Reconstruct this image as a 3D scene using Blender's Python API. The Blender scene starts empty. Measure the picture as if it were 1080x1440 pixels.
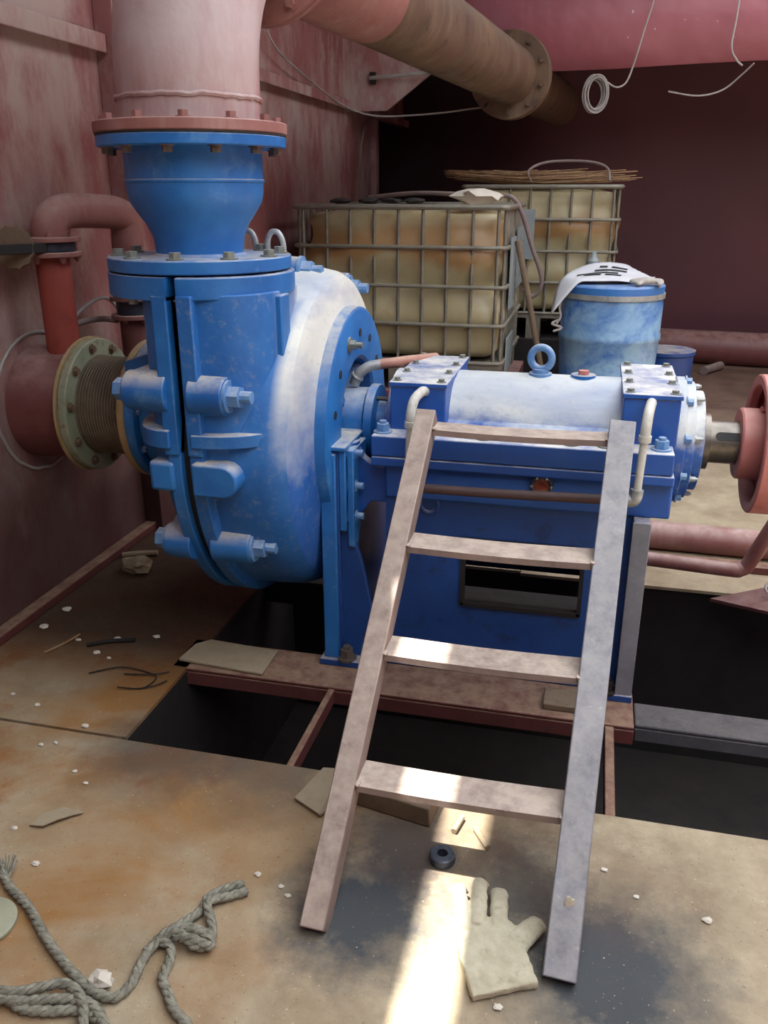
import bpy, bmesh, math, random
from mathutils import Vector as V, Matrix, Quaternion, noise
random.seed(7)
S = bpy.context.scene
COL = S.collection
PI = math.pi

# ------------------------------------------------------------------ camera
cd = bpy.data.cameras.new('camera'); cam = bpy.data.objects.new('camera', cd); COL.objects.link(cam)
pitch = math.atan(452/1200); yaw = math.atan(310/math.hypot(1200, 452))
cam.location = (0, 0, 1.4)
cam.rotation_euler = (PI/2 - pitch, 0, yaw)
cd.sensor_fit = 'VERTICAL'; cd.sensor_height = 24; cd.lens = 24*1200/1440
cd.clip_start = .02
S.camera = cam
# ------------------------------------------------------------------ daylight
w = bpy.data.worlds.new('sky'); S.world = w; w.use_nodes = True
wb = w.node_tree.nodes['Background']
wb.inputs[0].default_value = (.93, .97, 1, 1); wb.inputs[1].default_value = 4.6
sl = bpy.data.lights.new('sun', 'SUN'); so = bpy.data.objects.new('sun', sl); COL.objects.link(so)
SUN_DIR = V((.30, .10, -1)).normalized()
so.rotation_euler = SUN_DIR.to_track_quat('-Z', 'Y').to_euler()
sl.energy = 20.0; sl.angle = math.radians(.55); sl.color = (1, .95, .86)
S.view_settings.view_transform = 'Standard'; S.view_settings.look = 'None'
S.view_settings.gamma = 1; S.view_settings.use_curve_mapping = False
S.view_settings.exposure = 0.0

# ------------------------------------------------------------------ materials
def rgb(h):
    def l(c):
        c /= 255
        return c/12.92 if c <= .04045 else ((c+.055)/1.055)**2.4
    return tuple(l(c) for c in h) + (1,)

class NT:
    def __init__(s, name):
        s.m = bpy.data.materials.new(name); s.m.use_nodes = True
        s.t = s.m.node_tree; s.n = s.t.nodes; s.l = s.t.links
        s.b = s.n['Principled BSDF']
        g = s.n.new('ShaderNodeNewGeometry'); s.pos = g.outputs['Position']; s.nrm = g.outputs['Normal']
        s.obj = s.n.new('ShaderNodeTexCoord').outputs['Object']
    def set(s, sock, v):
        if hasattr(v, 'links'): s.l.new(v, sock)
        else: sock.default_value = v
    def noise(s, scale, detail=4, rough=.6, vec=None, stretch=None, dist=0):
        n = s.n.new('ShaderNodeTexNoise'); n.inputs['Scale'].default_value = scale
        n.inputs['Detail'].default_value = detail; n.inputs['Roughness'].default_value = rough
        n.inputs['Distortion'].default_value = dist
        v = vec or s.pos
        if stretch:
            mp = s.n.new('ShaderNodeMapping'); mp.inputs['Scale'].default_value = stretch
            s.l.new(v, mp.inputs['Vector']); v = mp.outputs[0]
        s.l.new(v, n.inputs['Vector']); return n.outputs[0]
    def ramp(s, v, a, b, lo=0, hi=1):
        n = s.n.new('ShaderNodeMapRange'); n.inputs[1].default_value = a; n.inputs[2].default_value = b
        n.inputs[3].default_value = lo; n.inputs[4].default_value = hi; s.set(n.inputs[0], v); return n.outputs[0]
    def math(s, op, a, b=0, clamp=False):
        n = s.n.new('ShaderNodeMath'); n.operation = op; n.use_clamp = clamp
        s.set(n.inputs[0], a); s.set(n.inputs[1], b); return n.outputs[0]
    def mix(s, f, a, b):
        n = s.n.new('ShaderNodeMix'); n.data_type = 'RGBA'
        s.set(n.inputs[0], f); s.set(n.inputs[6], a); s.set(n.inputs[7], b); return n.outputs[2]
    def sep(s, v):
        n = s.n.new('ShaderNodeSeparateXYZ'); s.l.new(v, n.inputs[0]); return n.outputs
    def dist(s, p):
        n = s.n.new('ShaderNodeVectorMath'); n.operation = 'DISTANCE'; s.l.new(s.pos, n.inputs[0]); n.inputs[1].default_value = p
        return n.outputs['Value']
    def bump(s, h, strength=.3, dist=.01):
        n = s.n.new('ShaderNodeBump'); n.inputs['Strength'].default_value = strength; n.inputs['Distance'].default_value = dist
        s.l.new(h, n.inputs['Height']); s.l.new(n.outputs[0], s.b.inputs['Normal'])
    def done(s, col, rough=.6, metal=0):
        s.set(s.b.inputs['Base Color'], col); s.set(s.b.inputs['Roughness'], rough); s.set(s.b.inputs['Metallic'], metal)
        return s.m

def paint(name, base, alt=None, dust=(170,160,150), dust_light_amt=.5, rough=.5, worn=None, worn_amt=0, scale=6, streak=0, speck=0, metal=0, bump=.15):
    """painted / bare metal with tone variation, settled dust plus painted light from above on upward faces and patches of wear"""
    t = NT(name)
    c = rgb(base)
    n1 = t.noise(scale, 5, .65)
    if alt: c = t.mix(t.ramp(n1, .35, .68), c, rgb(alt))
    if streak:
        c = t.mix(t.math('MULTIPLY', t.ramp(t.noise(9, 5, .7, stretch=(1, 1, .12)), .5, .72), streak), c, rgb(dust))
    if worn:
        c = t.mix(t.math('MULTIPLY', t.ramp(t.noise(scale*2.3, 6, .7), .56, .66), worn_amt), c, rgb(worn))
    up = t.ramp(t.sep(t.nrm)[2], .25, .95)
    dn = t.math('MULTIPLY', up, t.ramp(t.noise(scale*3, 5, .7), .25, .6))
    c = t.mix(t.math('MULTIPLY', dn, dust_light_amt), c, rgb(dust))
    if speck:
        c = t.mix(t.math('MULTIPLY', t.ramp(t.noise(90, 2, .5), .68, .74), speck), c, rgb(dust))
    t.bump(t.noise(60, 4, .6), bump, .004)
    return t.done(c, t.ramp(n1, .3, .7, rough-.1, rough+.12), metal)

M = {}
def m_pale(name, base, pale, z1, z0, ys=None):
    """blue casting under painted white of dust and overhead light that thins out downwards and along brushed patches"""
    t = NT(name); n = t.noise(5, 5, .65)
    z = t.math('ADD', t.sep(t.pos)[2], t.ramp(n, .3, .7, -.07, .07))
    f = t.math('MULTIPLY', t.ramp(z, z0, z1), t.ramp(t.noise(3, 4, .6, stretch=(.6, 1, 2.5)), .3, .55, .55, 1))
    if ys: f = t.math('MULTIPLY', f, t.math('MAXIMUM', t.ramp(t.math('ADD', t.sep(t.pos)[1], t.ramp(n, .3, .7, -.03, .03)), *ys), t.ramp(t.sep(t.pos)[0], -.815, -.785)))
    c = t.mix(f, t.mix(t.ramp(n, .35, .65), rgb(base), rgb(tuple(min(255, q+20) for q in base))), rgb(pale))
    c = t.mix(t.ramp(t.noise(40, 4, .7), .56, .7, 0, .35), c, rgb((150,146,136)))
    t.bump(t.noise(50, 4, .6), .25, .004)
    return t.done(c, .55)
M['blue'] = paint('pump_blue', (24,90,158), (40,114,184), (196,194,184), .75, .45, (120,160,190), .25, 5)
M['blue_dusty'] = paint('pump_blue_dusty', (24,88,158), (44,116,184), (196,190,176), 1.0, .5, (120,160,190), .25, 5)
M['barrel_top'] = m_pale('barrel_pale', (30,76,150), (196,200,200), .80, .72)
M['casing'] = m_pale('casing_blue', (24,90,160), (206,208,202), .95, .70, (2.22, 2.32))
M['shoulder'] = m_pale('shoulder_pale', (30,82,156), (206,208,202), .92, .66)
M['blue_deep'] = paint('bearing_blue', (24,74,152), (30,84,164), (222,220,212), .97, .45, (80,110,160), .15, 3)  # near-white tops: dust plus overexposed sky light painted in
M['blue_frame'] = paint('frame_blue', (18,58,120), (24,70,138), (190,180,165), .7, .5, (18,28,56), .5, 4)
M['bolt_blue'] = paint('bolt_blue', (70,120,180), (110,150,190), (205,205,200), .6, .5, (120,90,60), .3, 30)
M['bolt_grey'] = paint('bolt_grey', (120,128,122), (90,95,90), (200,196,186), .5, .5, (120,80,50), .4, 30)
M['galv'] = paint('galvanised', (168,172,172), (130,136,138), (200,198,190), .3, .45, (120,95,70), .25, 14, metal=.3)
M['red_pipe'] = paint('red_oxide', (128,82,78), (146,102,96), (186,162,156), .85, .6, (120,60,52), .4, 4, streak=.3)
M['red_bright'] = paint('red_lead', (140,58,48), (152,72,62), (190,150,140), .6, .6, (110,40,32), .4, 5)
M['red_pale'] = paint('pulley_red', (176,104,98), (192,124,116), (214,176,168), .4, .5, (140,64,60), .3, 6)
M['red_dark'] = paint('suction_red', (98,54,54), (114,68,66), (170,140,134), .75, .55, (90,34,34), .4, 5)
M['rust_pipe'] = paint('rusty_pipe', (82,64,52), (108,84,64), (140,130,112), .5, .7, (60,42,34), .7, 3, streak=.3)
M['beam_red'] = paint('beam_maroon', (96,50,46), (84,42,40), (150,125,104), .85, .7, (60,40,36), .5, 7)
M['ladder'] = paint('ladder_steel', (140,122,114), (112,98,94), (206,190,174), .6, .6, (96,76,72), .5, 7, speck=.2)
M['ladder_grey'] = paint('ladder_grey', (124,126,136), (100,102,112), (190,184,178), .5, .55, (108,106,112), .3, 9, speck=.3)
M['pit_channel'] = paint('pit_channel', (78,78,82), (56,56,62), (120,116,112), .4, .7, (96,90,86), .5, 9, speck=.6)
M['dark_pipe'] = paint('dark_pipe', (78,56,54), (66,48,48), (110,96,90), .3, .6, None, 0, 8)
M['steel'] = paint('bare_steel', (120,112,104), (92,86,80), (150,145,138), .3, .35, (70,60,52), .4, 12, metal=.6)
M['green_flange'] = paint('green_flange', (128,138,116), (150,152,130), (176,168,146), .4, .6, (110,74,50), .6, 9)
M['gasket'] = paint('gasket_tan', (170,146,104), (150,128,92), (190,176,150), .4, .8, (110,84,56), .4, 14)
M['black'] = paint('black_rubber', (26,26,28), (36,36,38), (90,86,82), .3, .7)
M['pale_pipe'] = paint('pale_pipe', (196,196,188), (170,170,164), (214,212,204), .5, .5, (140,110,80), .3, 14)
M['wire'] = paint('wire_grey', (164,158,156), (130,126,122), (200,196,190), .2, .6)
M['hose'] = paint('hose_grey', (122,106,104), (104,90,88), (170,160,150), .5, .6)
M['hose_brown'] = paint('hose_brown', (170,120,104), (150,104,90), (196,170,150), .5, .6)
M['cage'] = paint('cage_tube', (126,124,112), (102,100,92), (170,166,150), .4, .5, (110,80,54), .4, 10, metal=.2)
M['plate'] = paint('grey_plate', (140,150,152), (120,130,134), (160,160,156), .3, .5)
M['barrel'] = paint('barrel_blue', (44,104,176), (60,122,190), (190,200,206), .4, .45, None, 0, 4)
M['paper'] = paint('paper_sheet', (206,208,214), (196,200,208), (206,208,214), .1, .85)
M['ink'] = paint('printed_dark', (44,50,54), (60,66,68), (60,66,68), .1, .8)
M['glove_old'] = paint('glove_grey', (176,172,166), (150,146,140), (190,186,180), .3, .9, None, 0, 20)
M['stone'] = paint('stone_white', (206,200,188), (180,172,158), (214,210,200), .4, .9)
M['wood'] = paint('weathered_wood', (118,100,80), (96,82,68), (140,124,104), .5, .8, None, 0, 10)
M['card'] = paint('cardboard', (150,136,112), (134,120,98), (160,148,126), .5, .9, None, 0, 10)
M['straw'] = paint('dry_stalks', (150,116,82), (110,84,60), (190,160,130), .5, .8, None, 0, 20)
M['near_black'] = paint('pit_steel', (26,22,22), (18,16,18), (44,38,34), .6, .8, None, 0, 5)  # near-black tone for pit steel and small dark parts
M['rubble'] = paint('pit_rubble', (84,78,70), (60,56,52), (96,90,80), .5, .9, None, 0, 20)
M['dark_ring'] = paint('ring_steel', (62,70,84), (46,52,64), (120,126,136), .5, .4, None, 0, 20, metal=.4)

def m_sleeve():
    t = NT('wrapped_sleeve')
    x = t.sep(t.pos)[0]
    s = t.math('SINE', t.math('MULTIPLY', x, 620))
    c = t.mix(t.ramp(t.noise(9, 5, .7), .35, .65), rgb((84,74,62)), rgb((112,100,82)))
    t.bump(s, .5, .004)
    return t.done(c, .85)
M['sleeve'] = m_sleeve()

def m_discharge():
    t = NT('discharge_red')
    c = t.mix(t.ramp(t.noise(3, 5, .6), .35, .65), rgb((132,80,78)), rgb((150,108,106)))
    # pale streaks running down the pipe
    c = t.mix(t.math('MULTIPLY', t.ramp(t.noise(7, 6, .7, stretch=(1, 1, .25)), .38, .66), .7), c, rgb((176,166,166)))
    c = t.mix(t.math('MULTIPLY', t.ramp(t.sep(t.pos)[2], 1.62, 1.75), t.ramp(t.noise(5, 4, .6), .3, .6, .3, .8)), c, rgb((176,162,164)))  # whitish elbow: light from above painted into the colour
    t.bump(t.noise(50, 4, .6), .2, .005)
    return t.done(c, .6)
M['discharge'] = m_discharge()

def m_floor():
    t = NT('rusty_deck')
    big = t.noise(1.6, 5, .6, dist=.4); mid = t.noise(5, 6, .7); fine = t.noise(38, 4, .7)
    c = t.mix(t.ramp(mid, .3, .7), rgb((130,114,90)), rgb((176,163,138)))
    xy = t.sep(t.pos)
    rust = t.math('MULTIPLY', t.ramp(big, .38, .55), t.ramp(xy[0], -.25, -.95))
    c = t.mix(t.math('MULTIPLY', rust, .9), c, rgb((140,96,40)))
    r2 = t.math('MULTIPLY', t.ramp(t.noise(3.1, 6, .7), .53, .62), t.ramp(xy[0], -.4, -1.0))
    c = t.mix(t.math('MULTIPLY', r2, .7), c, rgb((138,82,32)))
    # darker brown-red deck beyond the pit and along the wall
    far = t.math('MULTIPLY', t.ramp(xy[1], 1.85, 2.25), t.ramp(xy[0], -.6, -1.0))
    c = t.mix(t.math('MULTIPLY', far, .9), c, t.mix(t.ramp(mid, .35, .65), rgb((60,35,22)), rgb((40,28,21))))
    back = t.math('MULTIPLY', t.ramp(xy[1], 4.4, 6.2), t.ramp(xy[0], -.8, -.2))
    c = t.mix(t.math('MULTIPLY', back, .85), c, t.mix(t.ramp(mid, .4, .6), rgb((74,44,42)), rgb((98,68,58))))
    # scorched spots round ladder feet and cut pit edge; painted shade between the feet
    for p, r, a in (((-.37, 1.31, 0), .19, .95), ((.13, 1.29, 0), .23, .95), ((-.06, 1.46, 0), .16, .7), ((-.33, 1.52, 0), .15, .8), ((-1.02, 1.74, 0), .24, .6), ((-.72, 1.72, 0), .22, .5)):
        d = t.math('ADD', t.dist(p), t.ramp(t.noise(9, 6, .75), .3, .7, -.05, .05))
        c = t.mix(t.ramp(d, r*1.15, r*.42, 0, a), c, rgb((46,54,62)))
    for p, r, a in (((-.25, 1.66, 0), .3, .45), ((.12, 1.52, 0), .22, .35)):
        d = t.math('ADD', t.dist(p), t.ramp(mid, .3, .7, -.08, .08))
        c = t.mix(t.ramp(d, r, r*.3, 0, a), c, rgb((84,58,40)))
    # scattered grit
    c = t.mix(t.ramp(t.noise(120, 2, .5), .66, .72, 0, .55), c, rgb((98,74,48)))
    c = t.mix(t.ramp(t.noise(160, 2, .5), .70, .75, 0, .55), c, rgb((214,204,184)))
    t.bump(t.math('ADD', fine, t.math('MULTIPLY', mid, 2)), .28, .006)
    return t.done(c, t.ramp(mid, .3, .7, .6, .9))
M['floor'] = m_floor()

def m_wall():
    t = NT('wall_red')
    mid = t.noise(2.2, 5, .65)
    c = t.mix(t.ramp(mid, .3, .7), rgb((132,78,80)), rgb((150,104,102)))
    c = t.mix(t.math('MULTIPLY', t.ramp(t.noise(2.6, 6, .74, stretch=(1, 1, .45)), .42, .58), .85), c, rgb((170,152,146)))
    c = t.mix(t.math('MULTIPLY', t.ramp(t.noise(5, 5, .7, stretch=(1, 1, .3)), .55, .75), .5), c, rgb((110,48,52)))
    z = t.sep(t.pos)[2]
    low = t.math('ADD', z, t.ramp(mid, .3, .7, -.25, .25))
    c = t.mix(t.ramp(low, 1.15, .25, 0, .85), c, rgb((58,30,30)))     # shade low on the wall, painted deeper towards the deck
    t.bump(t.noise(6, 3, .5), .25, .02)
    return t.done(c, t.ramp(mid, .3, .7, .45, .65))
M['wall'] = m_wall()
def m_far():
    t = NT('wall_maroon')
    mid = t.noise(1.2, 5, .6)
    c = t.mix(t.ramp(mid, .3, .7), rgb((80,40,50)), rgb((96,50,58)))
    c = t.mix(t.ramp(t.sep(t.pos)[0], -.2, -1.6, 0, .8), c, rgb((34,28,34)))  # deep shade of the recess painted in towards the left
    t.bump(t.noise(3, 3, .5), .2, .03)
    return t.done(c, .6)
M['wall_far'] = m_far()
def m_fascia():
    t = NT('fascia_red')
    mid = t.noise(1.8, 5, .6)
    c = t.mix(t.ramp(mid, .3, .7), rgb((136,72,84)), rgb((154,92,102)))
    c = t.mix(t.ramp(t.noise(40, 2, .5, stretch=(1, 1, .5)), .74, .77, 0, .8), c, rgb((210,196,196)))
    t.bump(t.noise(2.5, 3, .5), .6, .05)
    return t.done(c, .5)
M['fascia'] = m_fascia()
def m_tank():
    t = NT('tank_plastic')
    mid = t.noise(4, 5, .6)
    z = t.sep(t.pos)[2]
    c = t.mix(t.ramp(mid, .3, .7), rgb((150,140,106)), rgb((168,158,126)))
    zz = t.math('ADD', z, t.ramp(t.noise(2.5, 3, .6), .3, .7, -.07, .07))
    c = t.mix(t.math('MULTIPLY', t.math('MULTIPLY', t.ramp(zz, 1.04, 1.10), t.ramp(zz, 1.27, 1.18)), .75), c, rgb((140,98,50)))
    c = t.mix(t.ramp(t.noise(9, 6, .75), .56, .7, 0, .5), c, rgb((150,126,84)))
    t.b.inputs['Subsurface Weight'].default_value = .25
    t.b.inputs['Subsurface Radius'].default_value = (.05, .04, .02)
    return t.done(c, .45)
M['tank'] = m_tank()
def m_barrelbody():
    t = NT('barrel_wash')
    n = t.noise(3.2, 6, .7, dist=.6)
    c = t.mix(t.ramp(n, .36, .56), rgb((40,98,176)), rgb((130,168,200)))
    c = t.mix(t.ramp(t.noise(8, 5, .7), .55, .68, 0, .5), c, rgb((70,126,186)))
    return t.done(c, .42)
M['barrel_body'] = m_barrelbody()
def m_rope():
    t = NT('rope_fibre')
    c = t.mix(t.ramp(t.noise(60, 4, .7), .35, .65), rgb((104,102,90)), rgb((146,144,130)))
    t.bump(t.noise(300, 3, .6), .5, .002)
    return t.done(c, .95)
M['rope'] = m_rope()
def m_glove():
    t = NT('canvas_glove')
    n = t.noise(14, 5, .7)
    c = t.mix(t.ramp(n, .35, .65), rgb((166,158,136)), rgb((190,184,162)))
    c = t.mix(t.ramp(t.noise(24, 5, .7), .56, .68, 0, .5), c, rgb((128,120,100)))
    t.bump(t.noise(300, 3, .6), .4, .002)
    return t.done(c, .95)
M['glove'] = m_glove()
def m_sight():
    t = NT('sight_glass_red'); t.b.inputs['Coat Weight'].default_value = .6
    return t.done(t.mix(t.ramp(t.noise(60, 3, .6), .4, .6), rgb((130,64,44)), rgb((96,44,34))), .25)
M['sight'] = m_sight()

# ------------------------------------------------------------------ mesh helpers
class MB:
    def __init__(s): s.v = []; s.f = []
    def add(s, vs, fs):
        o = len(s.v); s.v += [V(p) for p in vs]; s.f += [tuple(i+o for i in f) for f in fs]; return s
    def box(s, x0, x1, y0, y1, z0, z1):
        return s.add([(x0,y0,z0),(x1,y0,z0),(x1,y1,z0),(x0,y1,z0),(x0,y0,z1),(x1,y0,z1),(x1,y1,z1),(x0,y1,z1)],
                     [(0,3,2,1),(4,5,6,7),(0,1,5,4),(1,2,6,5),(2,3,7,6),(3,0,4,7)])
    def bar(s, p0, p1, w, d, up=(0,0,1)):
        p0, p1 = V(p0), V(p1); a = (p1-p0).normalized(); u = V(up)
        x = a.cross(u); x = x.normalized() if x.length > 1e-4 else V((1,0,0)); y = x.cross(a).normalized()
        vs = [p + x*w*i/2 + y*d*j/2 for p in (p0, p1) for i, j in ((-1,-1),(1,-1),(1,1),(-1,1))]
        return s.add(vs, [(0,1,2,3),(7,6,5,4),(0,4,5,1),(1,5,6,2),(2,6,7,3),(3,7,4,0)])
    def lathe(s, p0, ax, prof, n=40, k=None, e1=None, e2=None, cap=True):
        """prof: (t, r) pairs along ax; k(angle, r) -> r"""
        p0 = V(p0); ax = V(ax).normalized()
        if e1 is None:
            e1 = ax.orthogonal().normalized(); e2 = ax.cross(e1)
        e1, e2 = V(e1), V(e2)
        vs = []
        for t, r in prof:
            for i in range(n):
                a = 2*PI*i/n; rr = k(a, r) if k else r
                vs.append(p0 + ax*t + (e1*math.cos(a) + e2*math.sin(a))*rr)
        fs = []
        for j in range(len(prof)-1):
            for i in range(n):
                i2 = (i+1) % n
                fs.append((j*n+i, j*n+i2, (j+1)*n+i2, (j+1)*n+i))
        if cap:
            fs.append(tuple(range(n))[::-1]); fs.append(tuple(range((len(prof)-1)*n, len(prof)*n)))
        return s.add(vs, fs)
    def cyl(s, p0, p1, r0, r1=None, n=20):
        p0, p1 = V(p0), V(p1)
        return s.lathe(p0, p1-p0, [(0, r0), ((p1-p0).length, r0 if r1 is None else r1)], n)
    def torus(s, c, ax, R, r, n=28, m=10):
        c = V(c); ax = V(ax).normalized(); e1 = ax.orthogonal().normalized(); e2 = ax.cross(e1)
        vs = []
        for i in range(n):
            a = 2*PI*i/n; d = e1*math.cos(a)+e2*math.sin(a)
            for j in range(m):
                b = 2*PI*j/m; vs.append(c + d*(R+r*math.cos(b)) + ax*r*math.sin(b))
        return s.add(vs, [(i*m+j, ((i+1)%n)*m+j, ((i+1)%n)*m+(j+1)%m, i*m+(j+1)%m) for i in range(n) for j in range(m)])
    def tube(s, pts, r, n=10, closed=False, smooth=0, rad=None, flat=1):
        pts = [V(p) for p in pts]
        if smooth: pts = spline(pts, smooth, closed)
        N = len(pts); prev = None; vs = []
        for i, p in enumerate(pts):
            a = pts[(i+1) % N] if (closed or i < N-1) else p
            b = pts[i-1] if (closed or i > 0) else p
            t = (a-b).normalized()
            if prev is None: x = t.orthogonal().normalized() if abs(t.z) > .9 else t.cross(V((0,0,1))).normalized()
            else:
                x = prev - t*prev.dot(t); x = x.normalized() if x.length > 1e-6 else t.orthogonal().normalized()
            prev = x; y = x.cross(t)
            rr = rad(i/(N-1)) if rad else r
            for j in range(n):
                q = 2*PI*j/n; vs.append(p + x*math.cos(q)*rr + y*math.sin(q)*rr*flat)
        fs = []
        for i in range(N if closed else N-1):
            for j in range(n):
                fs.append((i*n+j, i*n+(j+1)%n, ((i+1)%N)*n+(j+1)%n, ((i+1)%N)*n+j))
        if not closed: fs += [tuple(range(n))[::-1], tuple(range((N-1)*n, N*n))]
        return s.add(vs, fs)
    def prism(s, poly, a, b, plane='XY'):
        f = {'XY': lambda u, v, t: (u, v, t), 'XZ': lambda u, v, t: (u, t, v), 'YZ': lambda u, v, t: (t, u, v)}[plane]
        n = len(poly)
        vs = [f(u, v, a) for u, v in poly] + [f(u, v, b) for u, v in poly]
        return s.add(vs, [tuple(range(n))[::-1], tuple(range(n, 2*n))] + [(i, (i+1)%n, n+(i+1)%n, n+i) for i in range(n)])
    def blob(s, c, r, sc=(1,1,1), rough=.2, n=6, seed=0):
        c = V(c); bm = bmesh.new(); bmesh.ops.create_icosphere(bm, subdivisions=2 if n > 5 else 1, radius=1)
        vs = [c + V((v.co.x*sc[0], v.co.y*sc[1], v.co.z*sc[2]))*r*(1+rough*noise.noise(v.co*1.7+V((seed*3.1, seed, 0)))) for v in bm.verts]
        fs = [tuple(x.index for x in f.verts) for f in bm.faces]; bm.free()
        return s.add(vs, fs)
    def mesh(s, name, m, org=(0,0,0), smooth=35):
        o = V(org); me = bpy.data.meshes.new(name); me.from_pydata([tuple(p-o) for p in s.v], [], s.f)
        bm = bmesh.new(); bm.from_mesh(me); bmesh.ops.recalc_face_normals(bm, faces=bm.faces); bm.to_mesh(me); bm.free()
        me.materials.append(m)
        if smooth:
            me.shade_smooth(); me.set_sharp_from_angle(angle=math.radians(smooth))
        return me
    def build(s, name, m, parent=None, org=None, smooth=35, bevel=0, sub=0):
        """link as one mesh object; world-space coordinates, parent frame origin = its root empty"""
        R = root_loc(parent) if parent else V(org or (0,0,0))
        o = bpy.data.objects.new(name, s.mesh(name, M[m] if isinstance(m, str) else m, R, smooth)); COL.objects.link(o)
        if parent: o.parent = parent
        else: o.location = R
        if bevel:
            b = o.modifiers.new('edge', 'BEVEL'); b.width = bevel; b.segments = 2; b.limit_method = 'ANGLE'; b.angle_limit = math.radians(35)
        return o

def root_loc(o):
    while o.parent: o = o.parent
    return V(o.location)
def spline(p, k, closed=False):
    out = []; n = len(p)
    for i in range(n if closed else n-1):
        g = (lambda j: p[j % n]) if closed else (lambda j: p[max(0, min(n-1, j))])
        a, b, c, d = g(i-1), g(i), g(i+1), g(i+2)
        for q in range(k):
            t = q/k; out.append(.5*((2*b) + (c-a)*t + (2*a-5*b+4*c-d)*t*t + (3*b-a-3*c+d)*t**3))
    if not closed: out.append(p[-1])
    return out
def tag(o, label=None, cat=None, group=None, kind=None):
    if label: o['label'] = label
    if cat: o['category'] = cat
    if group: o['group'] = group
    if kind: o['kind'] = kind
    return o
def thing(name, loc, label, cat, group=None):
    o = bpy.data.objects.new(name, None); COL.objects.link(o); o.location = loc; o.empty_display_size = .1
    return tag(o, label, cat, group)
def disc(cx, cy, rx, ry=None, xmin=None, xmax=None, n=40, e=2):
    """ellipse polygon cut by x limits"""
    ry = ry or rx; pts = []
    for i in range(n*4):
        a = 2*PI*i/(n*4); ca, sa = math.cos(a), math.sin(a); x, y = cx+rx*math.copysign(abs(ca)**(2/e), ca), cy+ry*math.copysign(abs(sa)**(2/e), sa)
        if (xmin is None or x >= xmin) and (xmax is None or x <= xmax): pts.append((x, y, a))
    if len(pts) == n*4: return [p[:2] for p in pts[::4]]
    # start the run after the cut
    c = V((cx, cy)); k = 0
    for i in range(len(pts)):
        if abs(pts[i][2]-pts[i-1][2]) > .1 and abs(pts[i][2]-pts[i-1][2]) < 6: k = i
    pts = pts[k:] + pts[:k]
    lim = xmin if xmin is not None else xmax
    q = [p[:2] for p in pts]; q = [q[0]] + q[1:-1:3] + [q[-1]]
    s = [(lim, q[0][1])] + q + [(lim, q[-1][1])]
    return s

BOLTS = {}
def bolt(parent, p, d, r=.014, h=.012, mat='bolt_blue', name='bolt', washer=True, stub=0):
    key = (r, h, mat, washer, stub)
    if key not in BOLTS:
        b = MB()
        z = 0
        if washer: b.cyl((0,0,-.002), (0,0,r*.22), r*1.45, n=14); z = r*.22
        b.cyl((0,0,z), (0,0,z+h), r, n=6)
        if stub: b.cyl((0,0,z+h), (0,0,z+h+stub), r*.55, n=10)
        BOLTS[key] = b.mesh(name, M[mat], (0,0,0), 30)
    o = bpy.data.objects.new(name, BOLTS[key]); COL.objects.link(o); o.parent = parent
    o.location = V(p) - root_loc(parent); o.rotation_mode = 'QUATERNION'
    o.rotation_quaternion = V(d).to_track_quat('Z', 'Y')
    return o
def bolt_ring(parent, c, ax, R, n, start=0, **kw):
    ax = V(ax).normalized(); e1 = ax.orthogonal().normalized(); e2 = ax.cross(e1)
    for i in range(n):
        a = start + 2*PI*i/n
        bolt(parent, V(c) + (e1*math.cos(a)+e2*math.sin(a))*R, ax, **kw)

# ------------------------------------------------------------------ setting
def struct(o): o['kind'] = 'structure'; return o
# deck: separate steel plates around the sump pit
floor = bpy.data.objects.new('floor', None); COL.objects.link(floor); struct(floor)
T = .012
def plate_grid(x0, x1, y0, y1, nx, ny):
    b = MB(); vs = []; fs = []
    for j in range(ny+1):
        for i in range(nx+1):
            x = x0+(x1-x0)*i/nx; y = y0+(y1-y0)*j/ny
            vs.append((x, y, 0))
    for j in range(ny):
        for i in range(nx): fs.append((j*(nx+1)+i, j*(nx+1)+i+1, (j+1)*(nx+1)+i+1, (j+1)*(nx+1)+i))
    b.add(vs, fs); return b
for x0, x1, y0, y1 in ((-1.85, 3.5, -1.5, 1.736), (-1.85, -1.15, 1.747, 3.4), (-1.85, -.2, 3.405, 5.2), (-1.85, -.2, 5.205, 8.4), (-.195, 3.5, 3.08, 5.2), (-.195, 3.5, 5.205, 8.4), (-4, -1.855, 7.0, 8.4)):
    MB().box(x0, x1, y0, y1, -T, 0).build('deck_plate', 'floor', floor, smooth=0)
MB().box(-.82, -.2, 3.1, 3.4, -T, 0).build('deck_plate', 'floor', floor, smooth=0)
for x0, x1, y0, y1 in ((-1.85, 3.5, -1.5, 1.70), (-1.85, -1.18, 1.70, 3.3), (-1.85, 3.5, 3.13, 8.4)):
    MB().box(x0, x1, y0, y1, -.03, -T-.003).build('under_plate', 'near_black', floor, smooth=0)
# sump pit
pit = MB()
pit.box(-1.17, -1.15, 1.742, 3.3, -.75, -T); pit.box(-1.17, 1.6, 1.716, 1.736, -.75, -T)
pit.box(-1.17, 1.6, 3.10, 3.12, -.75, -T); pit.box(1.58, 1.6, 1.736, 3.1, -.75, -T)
struct(pit.build('wall_pit', 'near_black', smooth=0))
struct(MB().box(-1.2, 1.6, 1.7, 3.3, -.8, -.75).build('floor_pit', 'near_black', smooth=0))
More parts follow.
